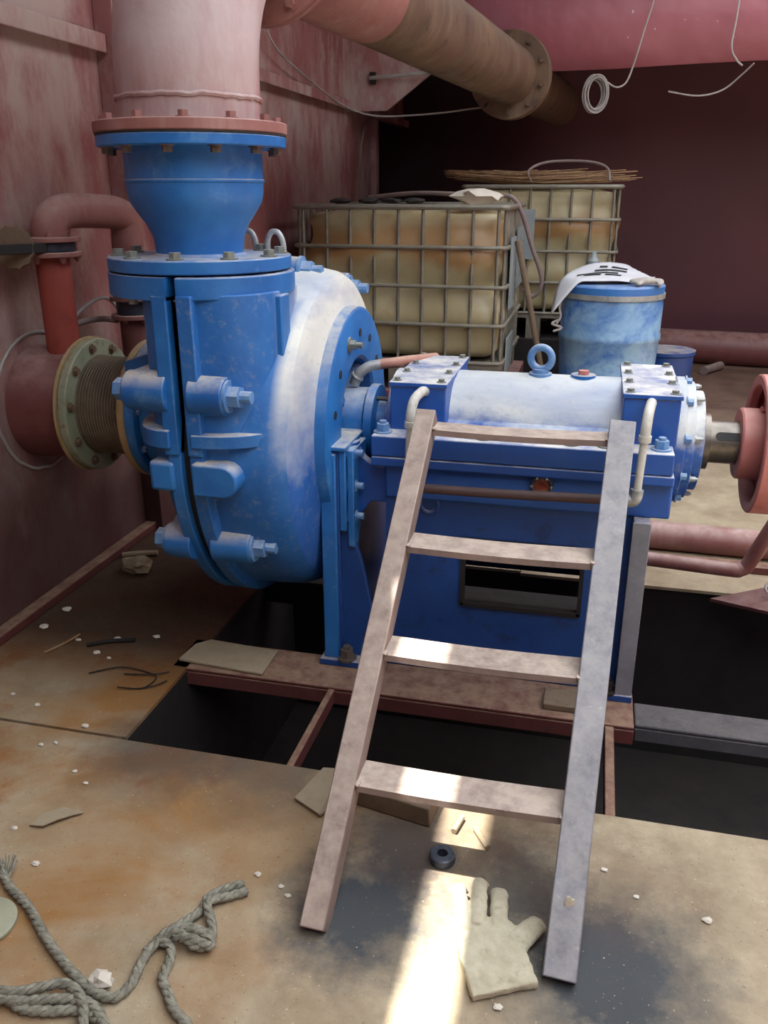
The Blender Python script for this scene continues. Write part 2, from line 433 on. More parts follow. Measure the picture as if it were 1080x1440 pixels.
# left wall: solid up to the doorway, upper part runs on
lw = MB(); lw.box(-1.90, -1.85, -1.5, 7.27, -.02, 1.95); lw.box(-1.90, -1.85, -1.5, 8.4, 1.95, 4.2)
wl = struct(lw.build('wall_left', 'wall', smooth=0))
def wpart(name, mb, m='wall', bevel=.004): return mb.build(name, m, wl, smooth=0, bevel=bevel)
wpart('stringer', MB().prism([(-1.85,1.93),(-1.80,1.93),(-1.80,1.868),(-1.808,1.868),(-1.808,1.92),(-1.85,1.92)], -1.5, 3.16, 'XZ'))
wpart('stringer', MB().prism([(-1.85,1.995),(-1.79,1.995),(-1.79,1.935),(-1.80,1.935),(-1.80,1.985),(-1.85,1.985)], 3.30, 8.38, 'XZ'))
wpart('stiffener', MB().box(-1.85, -1.77, 3.17, 3.29, -.0, 4.0))
wpart('stiffener', MB().box(-1.85, -1.80, 7.19, 7.27, 0, 1.93))
struct(MB().box(-1.85, -1.80, 1.9, 7.2, 0, .035).build('baseboard_left', 'beam_red', smooth=0, bevel=.006))
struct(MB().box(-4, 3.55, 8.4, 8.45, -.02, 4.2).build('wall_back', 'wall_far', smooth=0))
struct(MB().box(-1.9, 3.55, -1.55, -1.5, -.02, 3.3).build('front_light_blocker', 'wall_far', smooth=0))  # unseen, added behind the camera to cut front light
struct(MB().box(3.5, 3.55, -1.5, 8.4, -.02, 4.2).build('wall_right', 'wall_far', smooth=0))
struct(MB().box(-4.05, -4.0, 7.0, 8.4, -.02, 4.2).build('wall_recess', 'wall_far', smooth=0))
struct(MB().box(-4, -1.9, 6.96, 7.0, -.02, 4.2).build('wall_recess', 'wall_far', smooth=0))  # unseen, added to stop light leaking into the recess
# fascia plate hanging in front of the recess, slightly buckled lower edge
vs = []; fs = []; nx = 60
for i in range(nx+1):
    x = -1.30 + (4.79)*i/nx
    zb = 2.155 + .022*noise.noise(V((x*1.3, 3, 0))) + .03*max(0, x)
    for j in range(7):
        z = zb + (4.2-zb)*j/6
        y = 6.5 + .05*noise.noise(V((x*1.1, z*1.1, 5)))*(1 if j < 5 else .3)
        vs += [(x, y, z)]
F1 = [(i*7+j, (i+1)*7+j, (i+1)*7+j+1, i*7+j+1) for i in range(nx) for j in range(6)]
fb = MB().add(vs, F1); fo = struct(fb.build('trim_1', 'fascia'))
sm = fo.modifiers.new('thick', 'SOLIDIFY'); sm.thickness = .012; sm.offset = 1
struct(MB().prism([(-1.85,1.93),(-1.55,1.93),(-1.15,2.22),(-1.15,4.2),(-1.85,4.2)], 6.49, 6.52, 'XZ').build('trim_2', 'wall', smooth=0))
struct(MB().box(-4, 3.5, 6.56, 8.4, 2.42, 2.46).build('ceiling', 'wall_far', smooth=0))
# unseen sheets added to block sun and steer sky light; slit casts the strip
SUN_BLOCKER_Z = 3.4
def sun_blocker(x0, x1, y0, y1): struct(MB().box(x0, x1, y0, y1, SUN_BLOCKER_Z, SUN_BLOCKER_Z+.02).build('sun_blocker_sheet', 'wall_far', smooth=0))

SX0, SX1, SY0, SY1 = -1.275, -1.165, .40, 1.51      # the slit
sun_blocker(-3.4, SX0, -1.6, 8.45); sun_blocker(SX0, SX1, -1.6, SY0); sun_blocker(SX0, SX1, SY1, 8.45)
# right edges stepped to let sky in while keeping direct sun out of view
sun_blocker(SX1, -.42, -1.6, 2.0); sun_blocker(SX1, -.15, 2.0, 3.6); sun_blocker(SX1, .1, 3.6, 5.4); sun_blocker(SX1, .7, 5.4, 8.45)
# ------------------------------------------------------------------ slurry pump
AY, AZ = 2.56, .715
AXC = V((0, AY, AZ))
pump = thing('slurry_pump', (-.4, 2.56, 0), 'big blue horizontal slurry pump with split casing, on a blue pedestal over the pit', 'pump')
E1, E2 = V((0,-1,0)), V((0,0,-1))
def spiral(a, r):
    if r < .37: return r
    c = math.cos(a); s_ = math.sin(a)
    up = max(0, -s_)**1.2
    back = max(0, -c)
    k = 1 - .42*up - .18*back*(1-up)
    return .37 + (r-.37)*k
# right half of the casing: spiral rim, shoulder, then the drilled ring plate
b = MB().lathe(AXC, (1,0,0), [(-1.015,.40),(-1.015,.568),(-.975,.568),(-.971,.538),(-.90,.538),(-.83,.534),(-.79,.520),(-.768,.496)], 96, spiral, E1, E2, cap=False)
b.prism(disc(-1.02, 2.235, .215, .222, xmin=-1.015, e=2.7), .70, 1.155)
b.box(-1.015, -.972, 1.985, 2.2, .74, 1.155)
casing = b.build('pump_casing', 'casing', pump, smooth=40, bevel=.004)
MB().lathe(AXC, (1,0,0), [(-.768,.496),(-.757,.470),(-.750,.43),(-.744,.39),(-.735,.352)], 96, spiral, E1, E2, cap=False).build('casing_shoulder', 'shoulder', casing, smooth=50)['label'] = 'pale whitish shoulder of the casing beside the ring'
MB().prism(disc(-1.05, 2.235, .250, .250, xmin=-1.015), 1.142, 1.198).build('casing_flange', 'blue', casing, bevel=.008)
MB().prism(disc(-1.02, 2.235, .245, .258, xmin=-1.0, e=2.7), .765, .80).build('collar_rib', 'blue_dusty', casing, bevel=.01)
MB().box(-.825, -.795, 2.150, 2.215, .80, 1.145).build('neck_rib', 'blue', casing, bevel=.005)
MB().tube([(-.795, 2.27, 1.06), (-.775, 2.29, 1.02), (-.762, 2.32, .97)], .011, 8, smooth=6, flat=2).build('side_rib', 'blue', casing)
# left half
b = MB().lathe(AXC, (1,0,0), [(-1.04,.40),(-1.04,.568),(-1.078,.568),(-1.082,.530),(-1.11,.515),(-1.14,.475),(-1.16,.40),(-1.175,.33),(-1.19,.26),(-1.21,.215),(-1.36,.205)], 96, spiral, E1, E2, cap=False)
b.prism(disc(-1.05, 2.235, .125, .222, xmax=-1.04, e=2.7), .70, 1.155)
b.box(-1.082, -1.04, 1.985, 2.2, .74, 1.155)
cover = b.build('casing_cover', 'blue', pump, smooth=40, bevel=.004)
MB().prism(disc(-1.05, 2.235, .250, .250, xmax=-1.04), 1.142, 1.198).build('casing_flange', 'blue', cover, bevel=.008)
MB().prism(disc(-1.05, 2.235, .15, .262, xmax=-1.06, e=2.7), .76, .81).build('collar_rib', 'blue_dusty', cover, bevel=.008)
MB().prism([(-1.36,.92),(-1.16,.99),(-1.16,.80),(-1.36,.80)], 2.30, 2.325, 'XZ').build('suction_rib', 'blue', cover, bevel=.004)
# dark seal filling the gap between the two halves
b = MB().lathe(AXC, (1,0,0), [(-1.041,.545),(-1.014,.545)], 96, spiral, E1, E2)
b.box(-1.041, -1.014, 2.06, 2.42, .7, 1.195)
b.build('casing_seal', 'black', pump)
# lugs with through bolts
def lug(y, z, r, x0, x1, dirv=None, side='R'):
    par = casing if side == 'R' else cover
    c0, c1 = V((x0, y, z)), V((x1, y, z))
    b = MB().cyl(c0, c1, r*1.12, r, 24)
    inward = (V((0, AY, AZ)) - V((0, y, z))).normalized()
    if dirv: inward = V(dirv)
    n = inward.cross(V((1,0,0)))*r*.98
    d = inward*(r*1.9); xs, xe = x0, x0 + (x1-x0)*.93
    vs = [V((x, y, z))+n*s_+dd for x in (xs, xe) for s_ in (-1, 1) for dd in (V((0,0,0)), d)]
    b.add(vs, [(0,1,3,2),(4,6,7,5),(0,4,5,1),(2,3,7,6),(0,2,6,4),(1,5,7,3)])
    b.build('lug', 'blue_dusty', par, bevel=.004)
    sx = 1 if side == 'R' else -1
    bolt(par, (x1, y, z), (sx,0,0), r=.030, h=.03, mat='bolt_blue', name='nut', stub=.03 if side == 'R' else .004)
Y1 = 2.02
lug(Y1, .90, .050, -1.0, -.905, (0,1,0)); lug(Y1, .905, .052, -1.06, -1.185, (0,1,0), 'L')
lug(2.09, .452, .048, -1.0, -.885, (0,.8,.35)); lug(2.09, .452, .05, -1.06, -1.145, (0,.8,.35), 'L')
lug(2.92, 1.085, .05, -.98, -.83, (0,-.7,-.7)); lug(2.52, 1.175, .040, -.96, -.865, (0,0,-1))
lug(2.98, .38, .05, -1.0, -.84); lug(2.98, .38, .05, -1.06, -1.2, None, 'L'); lug(2.90, 1.06, .05, -1.06, -1.2, (0,-.7,-.7), 'L')
# flat tongue bracket in the middle of the split
b = MB(); tongue = [(-1.0,-.045), (-.915,-.045)] + [(-.915+.042*math.sin(a), -.045*math.cos(a)) for a in [PI*i/8 for i in range(1, 8)]] + [(-.915,.045), (-1.0,.045)]
b.prism([(u, v+.68) for u, v in tongue], 1.965, 2.06, 'XZ').build('tongue_bracket', 'blue_dusty', casing, bevel=.006)
MB().box(-1.135, -1.06, 1.985, 2.08, .635, .72).build('tongue_bracket', 'blue', cover, bevel=.012)
# ring plate with bolt holes
b = MB(); n = 64
ringp = [(-.75,.352),(-.745,.356),(-.705,.352),(-.700,.342),(-.700,.205),(-.708,.195),(-.83,.19)]
b.lathe(AXC, (1,0,0), ringp, n, None, E1, E2, cap=False)
ring = b.build('ring_plate', 'blue', pump); ring['label'] = 'round drilled ring plate at the shaft end of the casing'
for i in range(14):
    a = 2*PI*(i+.35)/14; p = AXC + V((-.699,0,0)) + (E1*math.cos(a)+E2*math.sin(a))*.275
    if i in (11, 5): bolt(ring, p, (1,0,0), r=.016, h=.016, mat='bolt_grey', stub=.02)
    else: MB().cyl(p+V((-.004,0,0)), p+V((.0012,0,0)), .0125, n=14).build('bolt_hole', 'black', ring)
MB().lathe(AXC, (1,0,0), [(-.86,.19),(-.84,.19),(-.835,.10)], 40, None, E1, E2).build('stuffing_box', 'blue_frame', pump)
# radial webs in the ring opening
for a in (-2.2, -.75, .6, 2.3):
    d = E1*math.cos(a)+E2*math.sin(a)
    MB().bar(AXC+V((-.77,0,0))+d*.10, AXC+V((-.77,0,0))+d*.19, .022, .09, up=(1,0,0)).build('web', 'blue', ring)
# gland, sleeve, shaft
b = MB().lathe(AXC, (1,0,0), [(-.835,.105),(-.665,.105),(-.662,.085),(-.64,.085)], 36, None, E1, E2); b.build('gland_housing', 'blue', pump)
b = MB().lathe(AXC, (1,0,0), [(-.66,.118),(-.632,.118),(-.63,.07),(-.60,.07)], 36, None, E1, E2); b.build('gland_flange', 'blue', pump, bevel=.003)
b = MB().lathe(AXC, (1,0,0), [(-.64,.058),(-.52,.058)], 28, None, E1, E2); b.build('shaft_sleeve', 'steel', pump)
for a in (.25, 2.1, 3.6, 5.2):
    p = AXC+V((-.63,0,0))+(E1*math.cos(a)+E2*math.sin(a))*.095
    MB().cyl(p, p+V((.055,0,0)), .007, n=8).build('stud', 'steel', pump)
b = MB().tube([(-.715,2.56,.83),(-.70,2.56,.862),(-.67,2.57,.885),(-.635,2.58,.892)], .0165, 12, smooth=6)
b.torus((-.705,2.56,.855), (.6,0,.8), .016, .006, 16, 6); b.build('flush_elbow', 'galv', pump)
MB().tube([(-.64,2.58,.892),(-.60,2.60,.895),(-.56,2.66,.893),(-.50,2.80,.88)], .0165, 12, smooth=5).build('flush_hose', 'hose_brown', pump)
# bearing housing: barrel, foot flanges, square bearing blocks at both ends
b = MB(); arc = [(AY+.163*math.cos(a), .725+.163*math.sin(a)) for a in [PI*i/20 for i in range(21)]]
arc = [(AY+.235, .76), (AY+.19, .765)] + arc[2:-2] + [(AY-.19, .765), (AY-.235, .76)] + [(AY-.235, .735), (AY+.235, .735)]
b.prism(arc, -.40, .12, 'YZ'); hous = b.build('bearing_housing', 'barrel_top', pump, smooth=50)
hous['label'] = 'rounded bearing barrel white on top with dust and painted-in sky light'
MB().box(-.585, .238, 2.262, 2.86, .692, .752).build('foot_flange', 'blue_deep', hous, bevel=.004)
MB().box(-.585, .244, 2.262, 2.865, .662, .690).build('cradle_flange', 'blue_deep', hous, bevel=.004)
b = MB()
b.box(-.55, .246, 2.29, 2.84, .56, .662)
b.build('cradle', 'blue_deep', hous, bevel=.006)
def block(x0, x1, nm):
    b = MB().box(x0, x1, 2.345, 2.775, .74, .878)
    o = b.build('bearing_block', 'blue_deep', pump, bevel=.004)
    MB().box(x0-.004, x1+.004, 2.339, 2.781, .8785, .891).build('cover_plate', 'blue_deep', o, bevel=.002)['label'] = 'cover plate, white with dust and painted-in sky light, bolted on the block'
    for k in range(4):
        y = 2.365 + k*.131
        for x in (x0+.016, x1-.016): bolt(o, (x, y, .891), (0,0,1), r=.0095, h=.008, mat='bolt_grey')
    return o
bl = block(-.548, -.388, 'l'); br = block(.098, .246, 'r')
# eye bolt and filler plug on the barrel
e = MB().cyl((-.14,2.56,.872), (-.14,2.56,.893), .034, n=24); e.cyl((-.14,2.56,.893), (-.14,2.56,.905), .024, n=20)
e.torus((-.14,2.56,.936), (.25,1,0), .032, .011, 32, 12); e.build('eye_bolt', 'bolt_blue', hous)
e = MB().cyl((-.015,2.56,.872), (-.015,2.56,.894), .036, n=24); e.build('filler_boss', 'blue', hous)
MB().cyl((-.015,2.56,.894), (-.015,2.56,.906), .016, n=6).build('filler_plug', 'red_pale', hous)
# foot bolts
for x in (-.56, .205):
    for y in (2.305, 2.82): bolt(hous, (x, y, .752), (0,0,1), r=.019, h=.022, mat='bolt_blue', stub=.008)
for x in (-.27, -.03, .06): bolt(hous, (x, 2.30, .752), (0,0,1), r=.016, h=.012, mat='bolt_grey')
# sight glass
g = MB().cyl((-.101,2.29,.636), (-.101,2.272,.636), .032, n=28); g.torus((-.101,2.270,.636), (0,1,0), .026, .006, 28, 8)
sg = g.build('sight_glass', 'dark_ring', pump); MB().cyl((-.101,2.270,.636), (-.101,2.267,.636), .022, n=24).build('glass', 'sight', sg)
for a in range(6):
    p = (-.101+.027*math.cos(a*PI/3), 2.265, .636+.027*math.sin(a*PI/3)); bolt(sg, p, (0,-1,0), r=.0035, h=.003, mat='galv', washer=False)
# end covers at the drive end
b = MB().lathe(AXC, (1,0,0), [(.246,.183),(.272,.183),(.275,.17),(.298,.17),(.301,.145),(.325,.145),(.33,.12),(.335,.09)], 48, None, E1, E2); ec = b.build('end_cover', 'barrel_top', pump, bevel=.002)
bolt_ring(ec, AXC+V((.272,0,0)), (1,0,0), .175, 10, .2, r=.011, h=.014, mat='bolt_blue')
bolt_ring(ec, AXC+V((.300,0,0)), (1,0,0), .157, 8, .5, r=.008, h=.014, mat='galv', stub=.006)
b = MB().lathe(AXC, (-1,0,0), [(.548,.17),(.575,.17),(.578,.10),(.60,.09)], 40, None, E1, E2); b.build('end_cover', 'blue_deep', pump, bevel=.002)
b = MB().lathe(AXC, (1,0,0), [(.33,.082),(.352,.082),(.354,.062),(.56,.062)], 36, None, E1, E2); sh = b.build('drive_shaft', 'steel', pump)
# keyway seen on the shaft, a sunk slot with round end
k = [(.378+.012*math.cos(a), .012*math.sin(a)) for a in [PI/2+PI*i/8 for i in range(9)]] + [(.47,-.012), (.47,.012)]
kb = MB(); ang = math.radians(30); nd = V((0,-math.cos(ang), math.sin(ang))); td = V((0, math.sin(ang), math.cos(ang)))
vs = []
for depth in (.0535, .0627):
    for u, v in k: vs.append(V((u, AY, AZ)) + nd*depth + td*v)
n = len(k); kb.add(vs, [tuple(range(n))[::-1], tuple(range(n, 2*n))] + [(i, (i+1)%n, n+(i+1)%n, n+i) for i in range(n)])
kb.build('keyway', 'black', sh, smooth=0)
# breather pipes on the front of both blocks, with the cross pipe
for x, z0, zt in ((-.462, .60, .855), (.155, .645, .855)):
    b = MB().tube([(x+.015,2.345,zt+.012),(x+.012,2.315,zt+.018),(x+.004,2.25,zt+.01),(x,2.225,zt-.02),(x-.001,2.222,zt-.05)], .0135, 14, smooth=6)
    b.tube([(x-.001,2.222,zt-.045),(x-.006,2.215,z0+.02)], .0105, 14)
    b.cyl((x-.001,2.222,zt-.062), (x-.0005,2.222,zt-.045), .0165, n=16)
    b.build('breather_pipe', 'pale_pipe', pump)
b = MB().tube([(.149,2.215,.665),(.147,2.214,.645),(.14,2.214,.634),(.12,2.215,.632)], .017, 12, smooth=5); b.build('pipe_elbow', 'galv', pump)
b = MB().tube([(.125,2.215,.632),(-.2,2.22,.622),(-.455,2.225,.618)], .0135, 14); b.build('cross_pipe', 'dark_pipe', pump)
# left support: end plate with flange, semicircular cradle bracket
b = MB().box(-.735, -.683, 2.262, 2.86, .0, .70)
ls = b.build('end_support', 'blue_frame', pump, bevel=.003)
MB().box(-.740, -.658, 2.250, 2.50, .700, .714).build('cap_plate', 'blue_dusty', ls, bevel=.004)
MB().prism([(-.690,.0),(-.572,.0),(-.585,.16),(-.620,.34),(-.662,.48),(-.682,.60),(-.690,.60)], 2.285, 2.305, 'XZ').build('front_web', 'blue_frame', ls, bevel=.003)
MB().box(-.737, -.690, 2.252, 2.266, .022, .690).build('flange_strip', 'blue', ls, bevel=.004)
cut = [(-.683,.42), (-.683,.70), (-.640,.712)] + [(-.572+.073*math.cos(a), .715+.072*math.sin(a)) for a in [PI+PI*i/20 for i in range(1, 10)]] + [(-.56,.641), (-.54,.641), (-.54,.53), (-.60,.53)]
br2 = MB().prism(cut, 2.325, 2.36, 'XZ').build('cradle_bracket', 'blue_deep', pump, bevel=.004)
MB().prism(cut, 2.69, 2.73, 'XZ').build('cradle_bracket', 'blue_deep', pump, bevel=.004)
MB().box(-.683, -.662, 2.262, 2.86, .45, .70).build('bearing_flange', 'blue', pump, bevel=.004)
for z in (.685, .585, .49): bolt(ls, (-.662, 2.30, z), (1,0,0), r=.019, h=.02, mat='bolt_blue', name='nut', stub=.02)
b = MB().prism([(2.27,.70),(2.27,.40),(2.31,.38),(2.36,.46),(2.40,.58),(2.42,.70)], -.66, -.64, 'YZ'); b.build('gusset', 'blue', ls, bevel=.004)
# pedestal box with the rectangular opening
X0, X1, Z1 = -.55, .168, .565
WX0, WX1, WZ0, WZ1 = -.318, .030, .235, .448
b = MB()
for (a0, a1, c0, c1) in ((X0, WX0, 0, Z1), (WX1, X1, 0, Z1), (WX0, WX1, 0, WZ0), (WX0, WX1, WZ1, Z1)):
    b.box(a0, a1, 2.30, 2.316, c0, c1)
b.box(X0, X1, 2.82, 2.836, .13, Z1)
b.box(X0, X0+.016, 2.316, 2.82, 0, Z1); b.box(X0, X1, 2.30, 2.836, Z1, Z1+.004)
ped = b.build('pedestal', 'blue_frame', pump, smooth=0); ped['label'] = 'dark blue pedestal box with a rectangular opening'
wf = MB(); 
for (a0, a1, c0, c1) in ((WX0-.004, WX0+.008, WZ0, WZ1), (WX1-.008, WX1+.004, WZ0, WZ1), (WX0, WX1, WZ1-.008, WZ1+.004), (WX0, WX1, WZ0-.004, WZ0+.008)):
    wf.box(a0, a1, 2.292, 2.32, c0, c1)
wf.build('window_rim', 'near_black', ped, smooth=0)
MB().box(.152, .196, 2.252, 2.87, .0, .56).build('end_flange', 'blue_frame', ped, bevel=.004)
MB().box(.150, .198, 2.246, 2.252, .0, .56).build('flange_strip', 'ladder_grey', ped, bevel=.002)['label'] = 'pale edge of the end flange, lit tone painted in'  # grey strip paints the lit front edge of the flange
MB().torus((-.42,2.299,.545), (0,1,0), .026, .007, 24, 8).build('lifting_ring', 'blue_frame', ped)
MB().box(-.75, -.58, 2.24, 2.88, .0, .022).build('foot', 'blue_frame', pump, bevel=.003)
MB().box(.06, .20, 2.24, 2.88, .0, .022).build('foot', 'blue_frame', pump, bevel=.003)
bolt(pump, (-.667, 2.263, .022), (0,0,1), r=.022, h=.028, mat='steel', name='anchor_bolt', stub=.01)
bolt(pump, (.125, 2.262, .022), (0,0,1), r=.022, h=.028, mat='near_black', name='anchor_bolt', stub=.01)
bolt(pump, (-.667, 2.84, .022), (0,0,1), r=.022, h=.028, mat='steel', name='anchor_bolt', stub=.01)
# delivery reducer bolted on the casing
DX, DY = -1.056, 2.24
red = MB().lathe((DX,DY,0), (0,0,1), [(1.203,.11),(1.203,.243),(1.206,.246),(1.234,.246),(1.237,.243),(1.238,.125),(1.244,.117),(1.285,.121),(1.315,.135),(1.345,.156),(1.37,.172),(1.395,.178),(1.418,.179),(1.421,.1825),(1.425,.1825),(1.428,.179),(1.505,.179)], 64)
ro = red.build('reducer', 'blue', pump, smooth=30); ro['label'] = 'bulging blue delivery reducer with a lower flange plate'
MB().lathe((DX,DY,0), (0,0,1), [(1.503,.17),(1.503,.243),(1.530,.243),(1.530,.17)], 64).build('upper_flange', 'blue', ro, bevel=.003)
bolt_ring(ro, (DX,DY,1.238), (0,0,1), .215, 10, .3, r=.0155, h=.014, mat='bolt_grey')
bolt_ring(ro, (DX,DY,1.503), (0,0,-1), .220, 12, .1, r=.013, h=.014, mat='steel')
bolt_ring(casing, (-1.05,2.235,1.142), (0,0,-1), .232, 10, .3, r=.012, h=.012, mat='bolt_grey')
for x, y in ((-.905, 2.42), (-1.00, 2.45)):
    b = MB().tube([(x-.022,y,1.215),(x-.024,y,1.262),(x-.012,y,1.288),(x+.008,y,1.288),(x+.022,y,1.262),(x+.024,y,1.215)], .008, 10, smooth=5)
    b.build('lifting_eye', 'galv', ro)

# ------------------------------------------------------------------ discharge line
pipe = thing('discharge_pipe', (DX, DY, 1.535), 'large dusty red delivery pipe rising from the blue pump and bending back overhead', 'pipe')
b = MB().lathe((DX,DY,0), (0,0,1), [(1.535,.17),(1.535,.247),(1.562,.247),(1.562,.17)], 64)
bf = b.build('pipe_flange', 'red_pipe', pipe, bevel=.003)
MB().lathe((DX,DY,0), (0,0,1), [(1.5305,.23),(1.5305,.244),(1.5348,.244),(1.5348,.23)], 64).build('flange_gasket', 'black', pipe)
bolt_ring(bf, (DX,DY,1.562), (0,0,1), .220, 12, .1, r=.013, h=.013, mat='red_pipe')
PZ = 2.10
def arcpts(c, r, a0, a1, n, f): return [f(c, r, a0+(a1-a0)*i/n) for i in range(n+1)]
ELB = .43; dirp = V((-.56-DX, 7.19-DY, 0)).normalized()
path = [V((DX,DY,1.555)), V((DX,DY,1.655))] + [V((DX,DY,PZ-ELB)) + dirp*(ELB*(1-math.cos(a))) + V((0,0,ELB*math.sin(a))) for a in [PI/2*i/16 for i in range(17)]]
MB().tube(path, .181, 56).build('elbow', 'discharge', pipe, smooth=60)
wv = []
for i in range(120):
    a = 2*PI*i/120; wv.append(V((DX,DY,1.618+.004*noise.noise(V((math.cos(a)*6, math.sin(a)*6, 1))))) + V((math.cos(a), math.sin(a), 0))*.182)
MB().tube(wv, .0075, 6, closed=True, rad=lambda t: .0065+.003*noise.noise(V((t*90, 0, 0)))).build('weld_bead', 'discharge', pipe)
pe = path[-1]
b = MB().lathe(pe, dirp, [(0,.17),(0,.25),(.025,.25),(.025,.17)], 56); f1 = b.build('pipe_flange', 'red_pipe', pipe, bevel=.003)
bolt_ring(f1, pe, -dirp, .222, 12, .2, r=.014, h=.014, mat='red_pipe')
# long rusty run with a flange pair near the recess
run = thing('overhead_pipe', tuple(pe), 'long rusty brown pipe running overhead to the dark back wall', 'pipe')
q0 = pe + dirp*.03; q1 = q0 + dirp*5.62
MB().lathe(q0, dirp, [(0,.17),(0,.25),(.025,.25),(.025,.17)], 56).build('pipe_flange', 'red_pipe', run, bevel=.003)
MB().tube([q0, q0+dirp*.85], .177, 48).build('red_section', 'red_pipe', run, smooth=60)['label'] = 'red painted first length of the overhead pipe'
MB().tube([q0+dirp*.85, q1], .175, 48).build('pipe_length', 'rust_pipe', run, smooth=60)
for t in (3.50, 3.56):
    f_ = MB().lathe(q0+dirp*t, dirp, [(0,.18),(0,.262),(.045,.262),(.045,.18)], 48).build('pipe_flange', 'rust_pipe', run, bevel=.004)
    bolt_ring(f_, q0+dirp*t, -dirp, .222, 10, .2, r=.016, h=.02, mat='rust_pipe')

# ------------------------------------------------------------------ suction line
suc = thing('suction_pipe', (-1.85, AY, AZ), 'dark red suction pipe stub coming out of the left wall into the pump', 'pipe')
b = MB().lathe(AXC, (1,0,0), [(-1.849,.192),(-1.64,.185)], 48, None, E1, E2, cap=False); b.build('stub', 'red_dark', suc, smooth=60)
b = MB()
wp = [V((-1.846, AY-.245*math.cos(a), AZ+.235*math.sin(a)))+V((0,.006,.006))*noise.noise(V((a*5, 0, 0))) for a in [2*PI*i/60 for i in range(60)]]
b.tube(wp, .006, 6, closed=True); b.build('weld_ring', 'wire', suc)
b = MB().lathe(AXC, (1,0,0), [(-1.64,.15),(-1.64,.222),(-1.610,.222),(-1.610,.15)], 56, None, E1, E2); sf = b.build('pipe_flange', 'green_flange', suc, bevel=.004)
sf['label'] = 'pale green bolted flange with rust spots'
bolt_ring(sf, AXC+V((-1.610,0,0)), (1,0,0), .195, 10, .3, r=.0115, h=.010, mat='rust_pipe')
MB().lathe(AXC, (1,0,0), [(-1.649,.20),(-1.649,.228),(-1.6405,.228),(-1.6405,.20)], 56, None, E1, E2).build('gasket', 'gasket', suc)
MB().lathe(AXC, (1,0,0), [(-1.610,.168),(-1.60,.164),(-1.435,.164),(-1.43,.17)], 56, None, E1, E2).build('sleeve', 'sleeve', suc, smooth=60)['label'] = 'brown wrapped rubber sleeve between the flanges'
g2 = MB().lathe(AXC, (1,0,0), [(-1.428,.15),(-1.428,.228),(-1.402,.228),(-1.402,.15)], 56, None, E1, E2).build('flange_collar', 'gasket', suc, bevel=.005)
bolt_ring(g2, AXC+V((-1.428,0,0)), (-1,0,0), .203, 10, .3, r=.011, h=.010, mat='rust_pipe')
MB().lathe(AXC, (1,0,0), [(-1.400,.15),(-1.400,.230),(-1.368,.230),(-1.365,.18),(-1.33,.18)], 56, None, E1, E2).build('suction_flange', 'blue', cover, bevel=.004)
bolt_ring(cover, AXC+V((-1.368,0,0)), (1,0,0), .205, 10, .3, r=.011, h=.012, mat='bolt_blue')

# ------------------------------------------------------------------ flush line with butterfly valve
fl = thing('flush_pipe', (-1.70, 2.55, .9), 'thin red inverted U pipe standing on the suction pipe, with a black lever valve', 'pipe')
vx, vy = -1.725, 2.55
MB().tube([(vx,vy,.885),(vx,vy,1.212)], .054, 24).build('riser', 'red_bright', fl, smooth=60)
ex, ey = -1.625, 2.86
ub = [(vx,vy,1.262),(vx,vy,1.285),(vx+.005,vy+.02,1.315),(vx+.02,vy+.06,1.335),(vx+.035,vy+.11,1.338),((vx+ex)/2+.01,(vy+ey)/2+.03,1.335),(ex-.01,ey-.05,1.328),(ex,ey,1.30),(ex,ey,1.22),(ex,ey,1.05)]
MB().tube(ub, .055, 24, smooth=4).build('bend', 'red_pipe', fl, smooth=60)
for z in (1.246, 1.200):
    f_ = MB().cyl((vx,vy,z), (vx,vy,z+.016), .096, n=36).build('pipe_flange', 'red_pipe', fl, bevel=.003)
    bolt_ring(f_, (vx,vy,z+(.016 if z > 1.22 else 0)), (0,0,1 if z > 1.22 else -1), .078, 6, .3, r=.010, h=.010, mat='red_pipe', stub=.006)
vb = MB().cyl((vx,vy,1.217), (vx,vy,1.245), .078, n=32); vb.build('valve_body', 'dark_ring', fl, bevel=.003)
vl = MB().bar((vx+.03,vy-.075,1.232), (vx-.07,vy-.42,1.236), .022, .030, up=(0,0,1))
vl.build('valve_lever', 'black', fl, bevel=.003)
gear = MB().lathe((vx-.035,vy-.14,1.235), (.35,-1,.1), [(-.012,.05),(-.012,.062),(.012,.062),(.012,.05)], 36, k=lambda a, r: r*(1+.05*math.cos(a*12))); gear.build('valve_wheel', 'rust_pipe', fl)
for z in (1.03, .965): 
    f_ = MB().cyl((ex,ey,z), (ex,ey,z+.016), .082, n=28).build('pipe_flange', 'red_pipe', fl, bevel=.002)
    bolt_ring(f_, (ex,ey,z+(.016 if z > 1 else 0)), (0,0,1 if z > 1 else -1), .066, 6, .3, r=.009, h=.01, mat='red_pipe')
MB().cyl((ex,ey,.981), (ex,ey,1.03), .062, n=24).build('valve_body', 'dark_ring', fl, bevel=.003)
MB().tube([(ex,ey,.965),(ex,ey,.72)], .055, 20).build('drop_leg', 'red_dark', fl, smooth=60)
b = MB().tube([(-1.835,2.60,.80),(-1.81,2.62,.90),(-1.78,2.70,.955),(-1.76,2.84,.96),(-1.75,2.95,.94)], .011, 10, smooth=8)
tag(b.build('wall_hose', 'hose'), 'grey hose arching along the red wall behind the suction flange', 'hose')
b = MB().tube([(-1.82,2.70,.93),(-1.79,2.78,1.0),(-1.76,2.90,1.03),(-1.74,2.98,.95)], .007, 8, smooth=8)
tag(b.build('wall_cable', 'wire'), 'thin pale cable looped above the grey wall hose', 'cable')

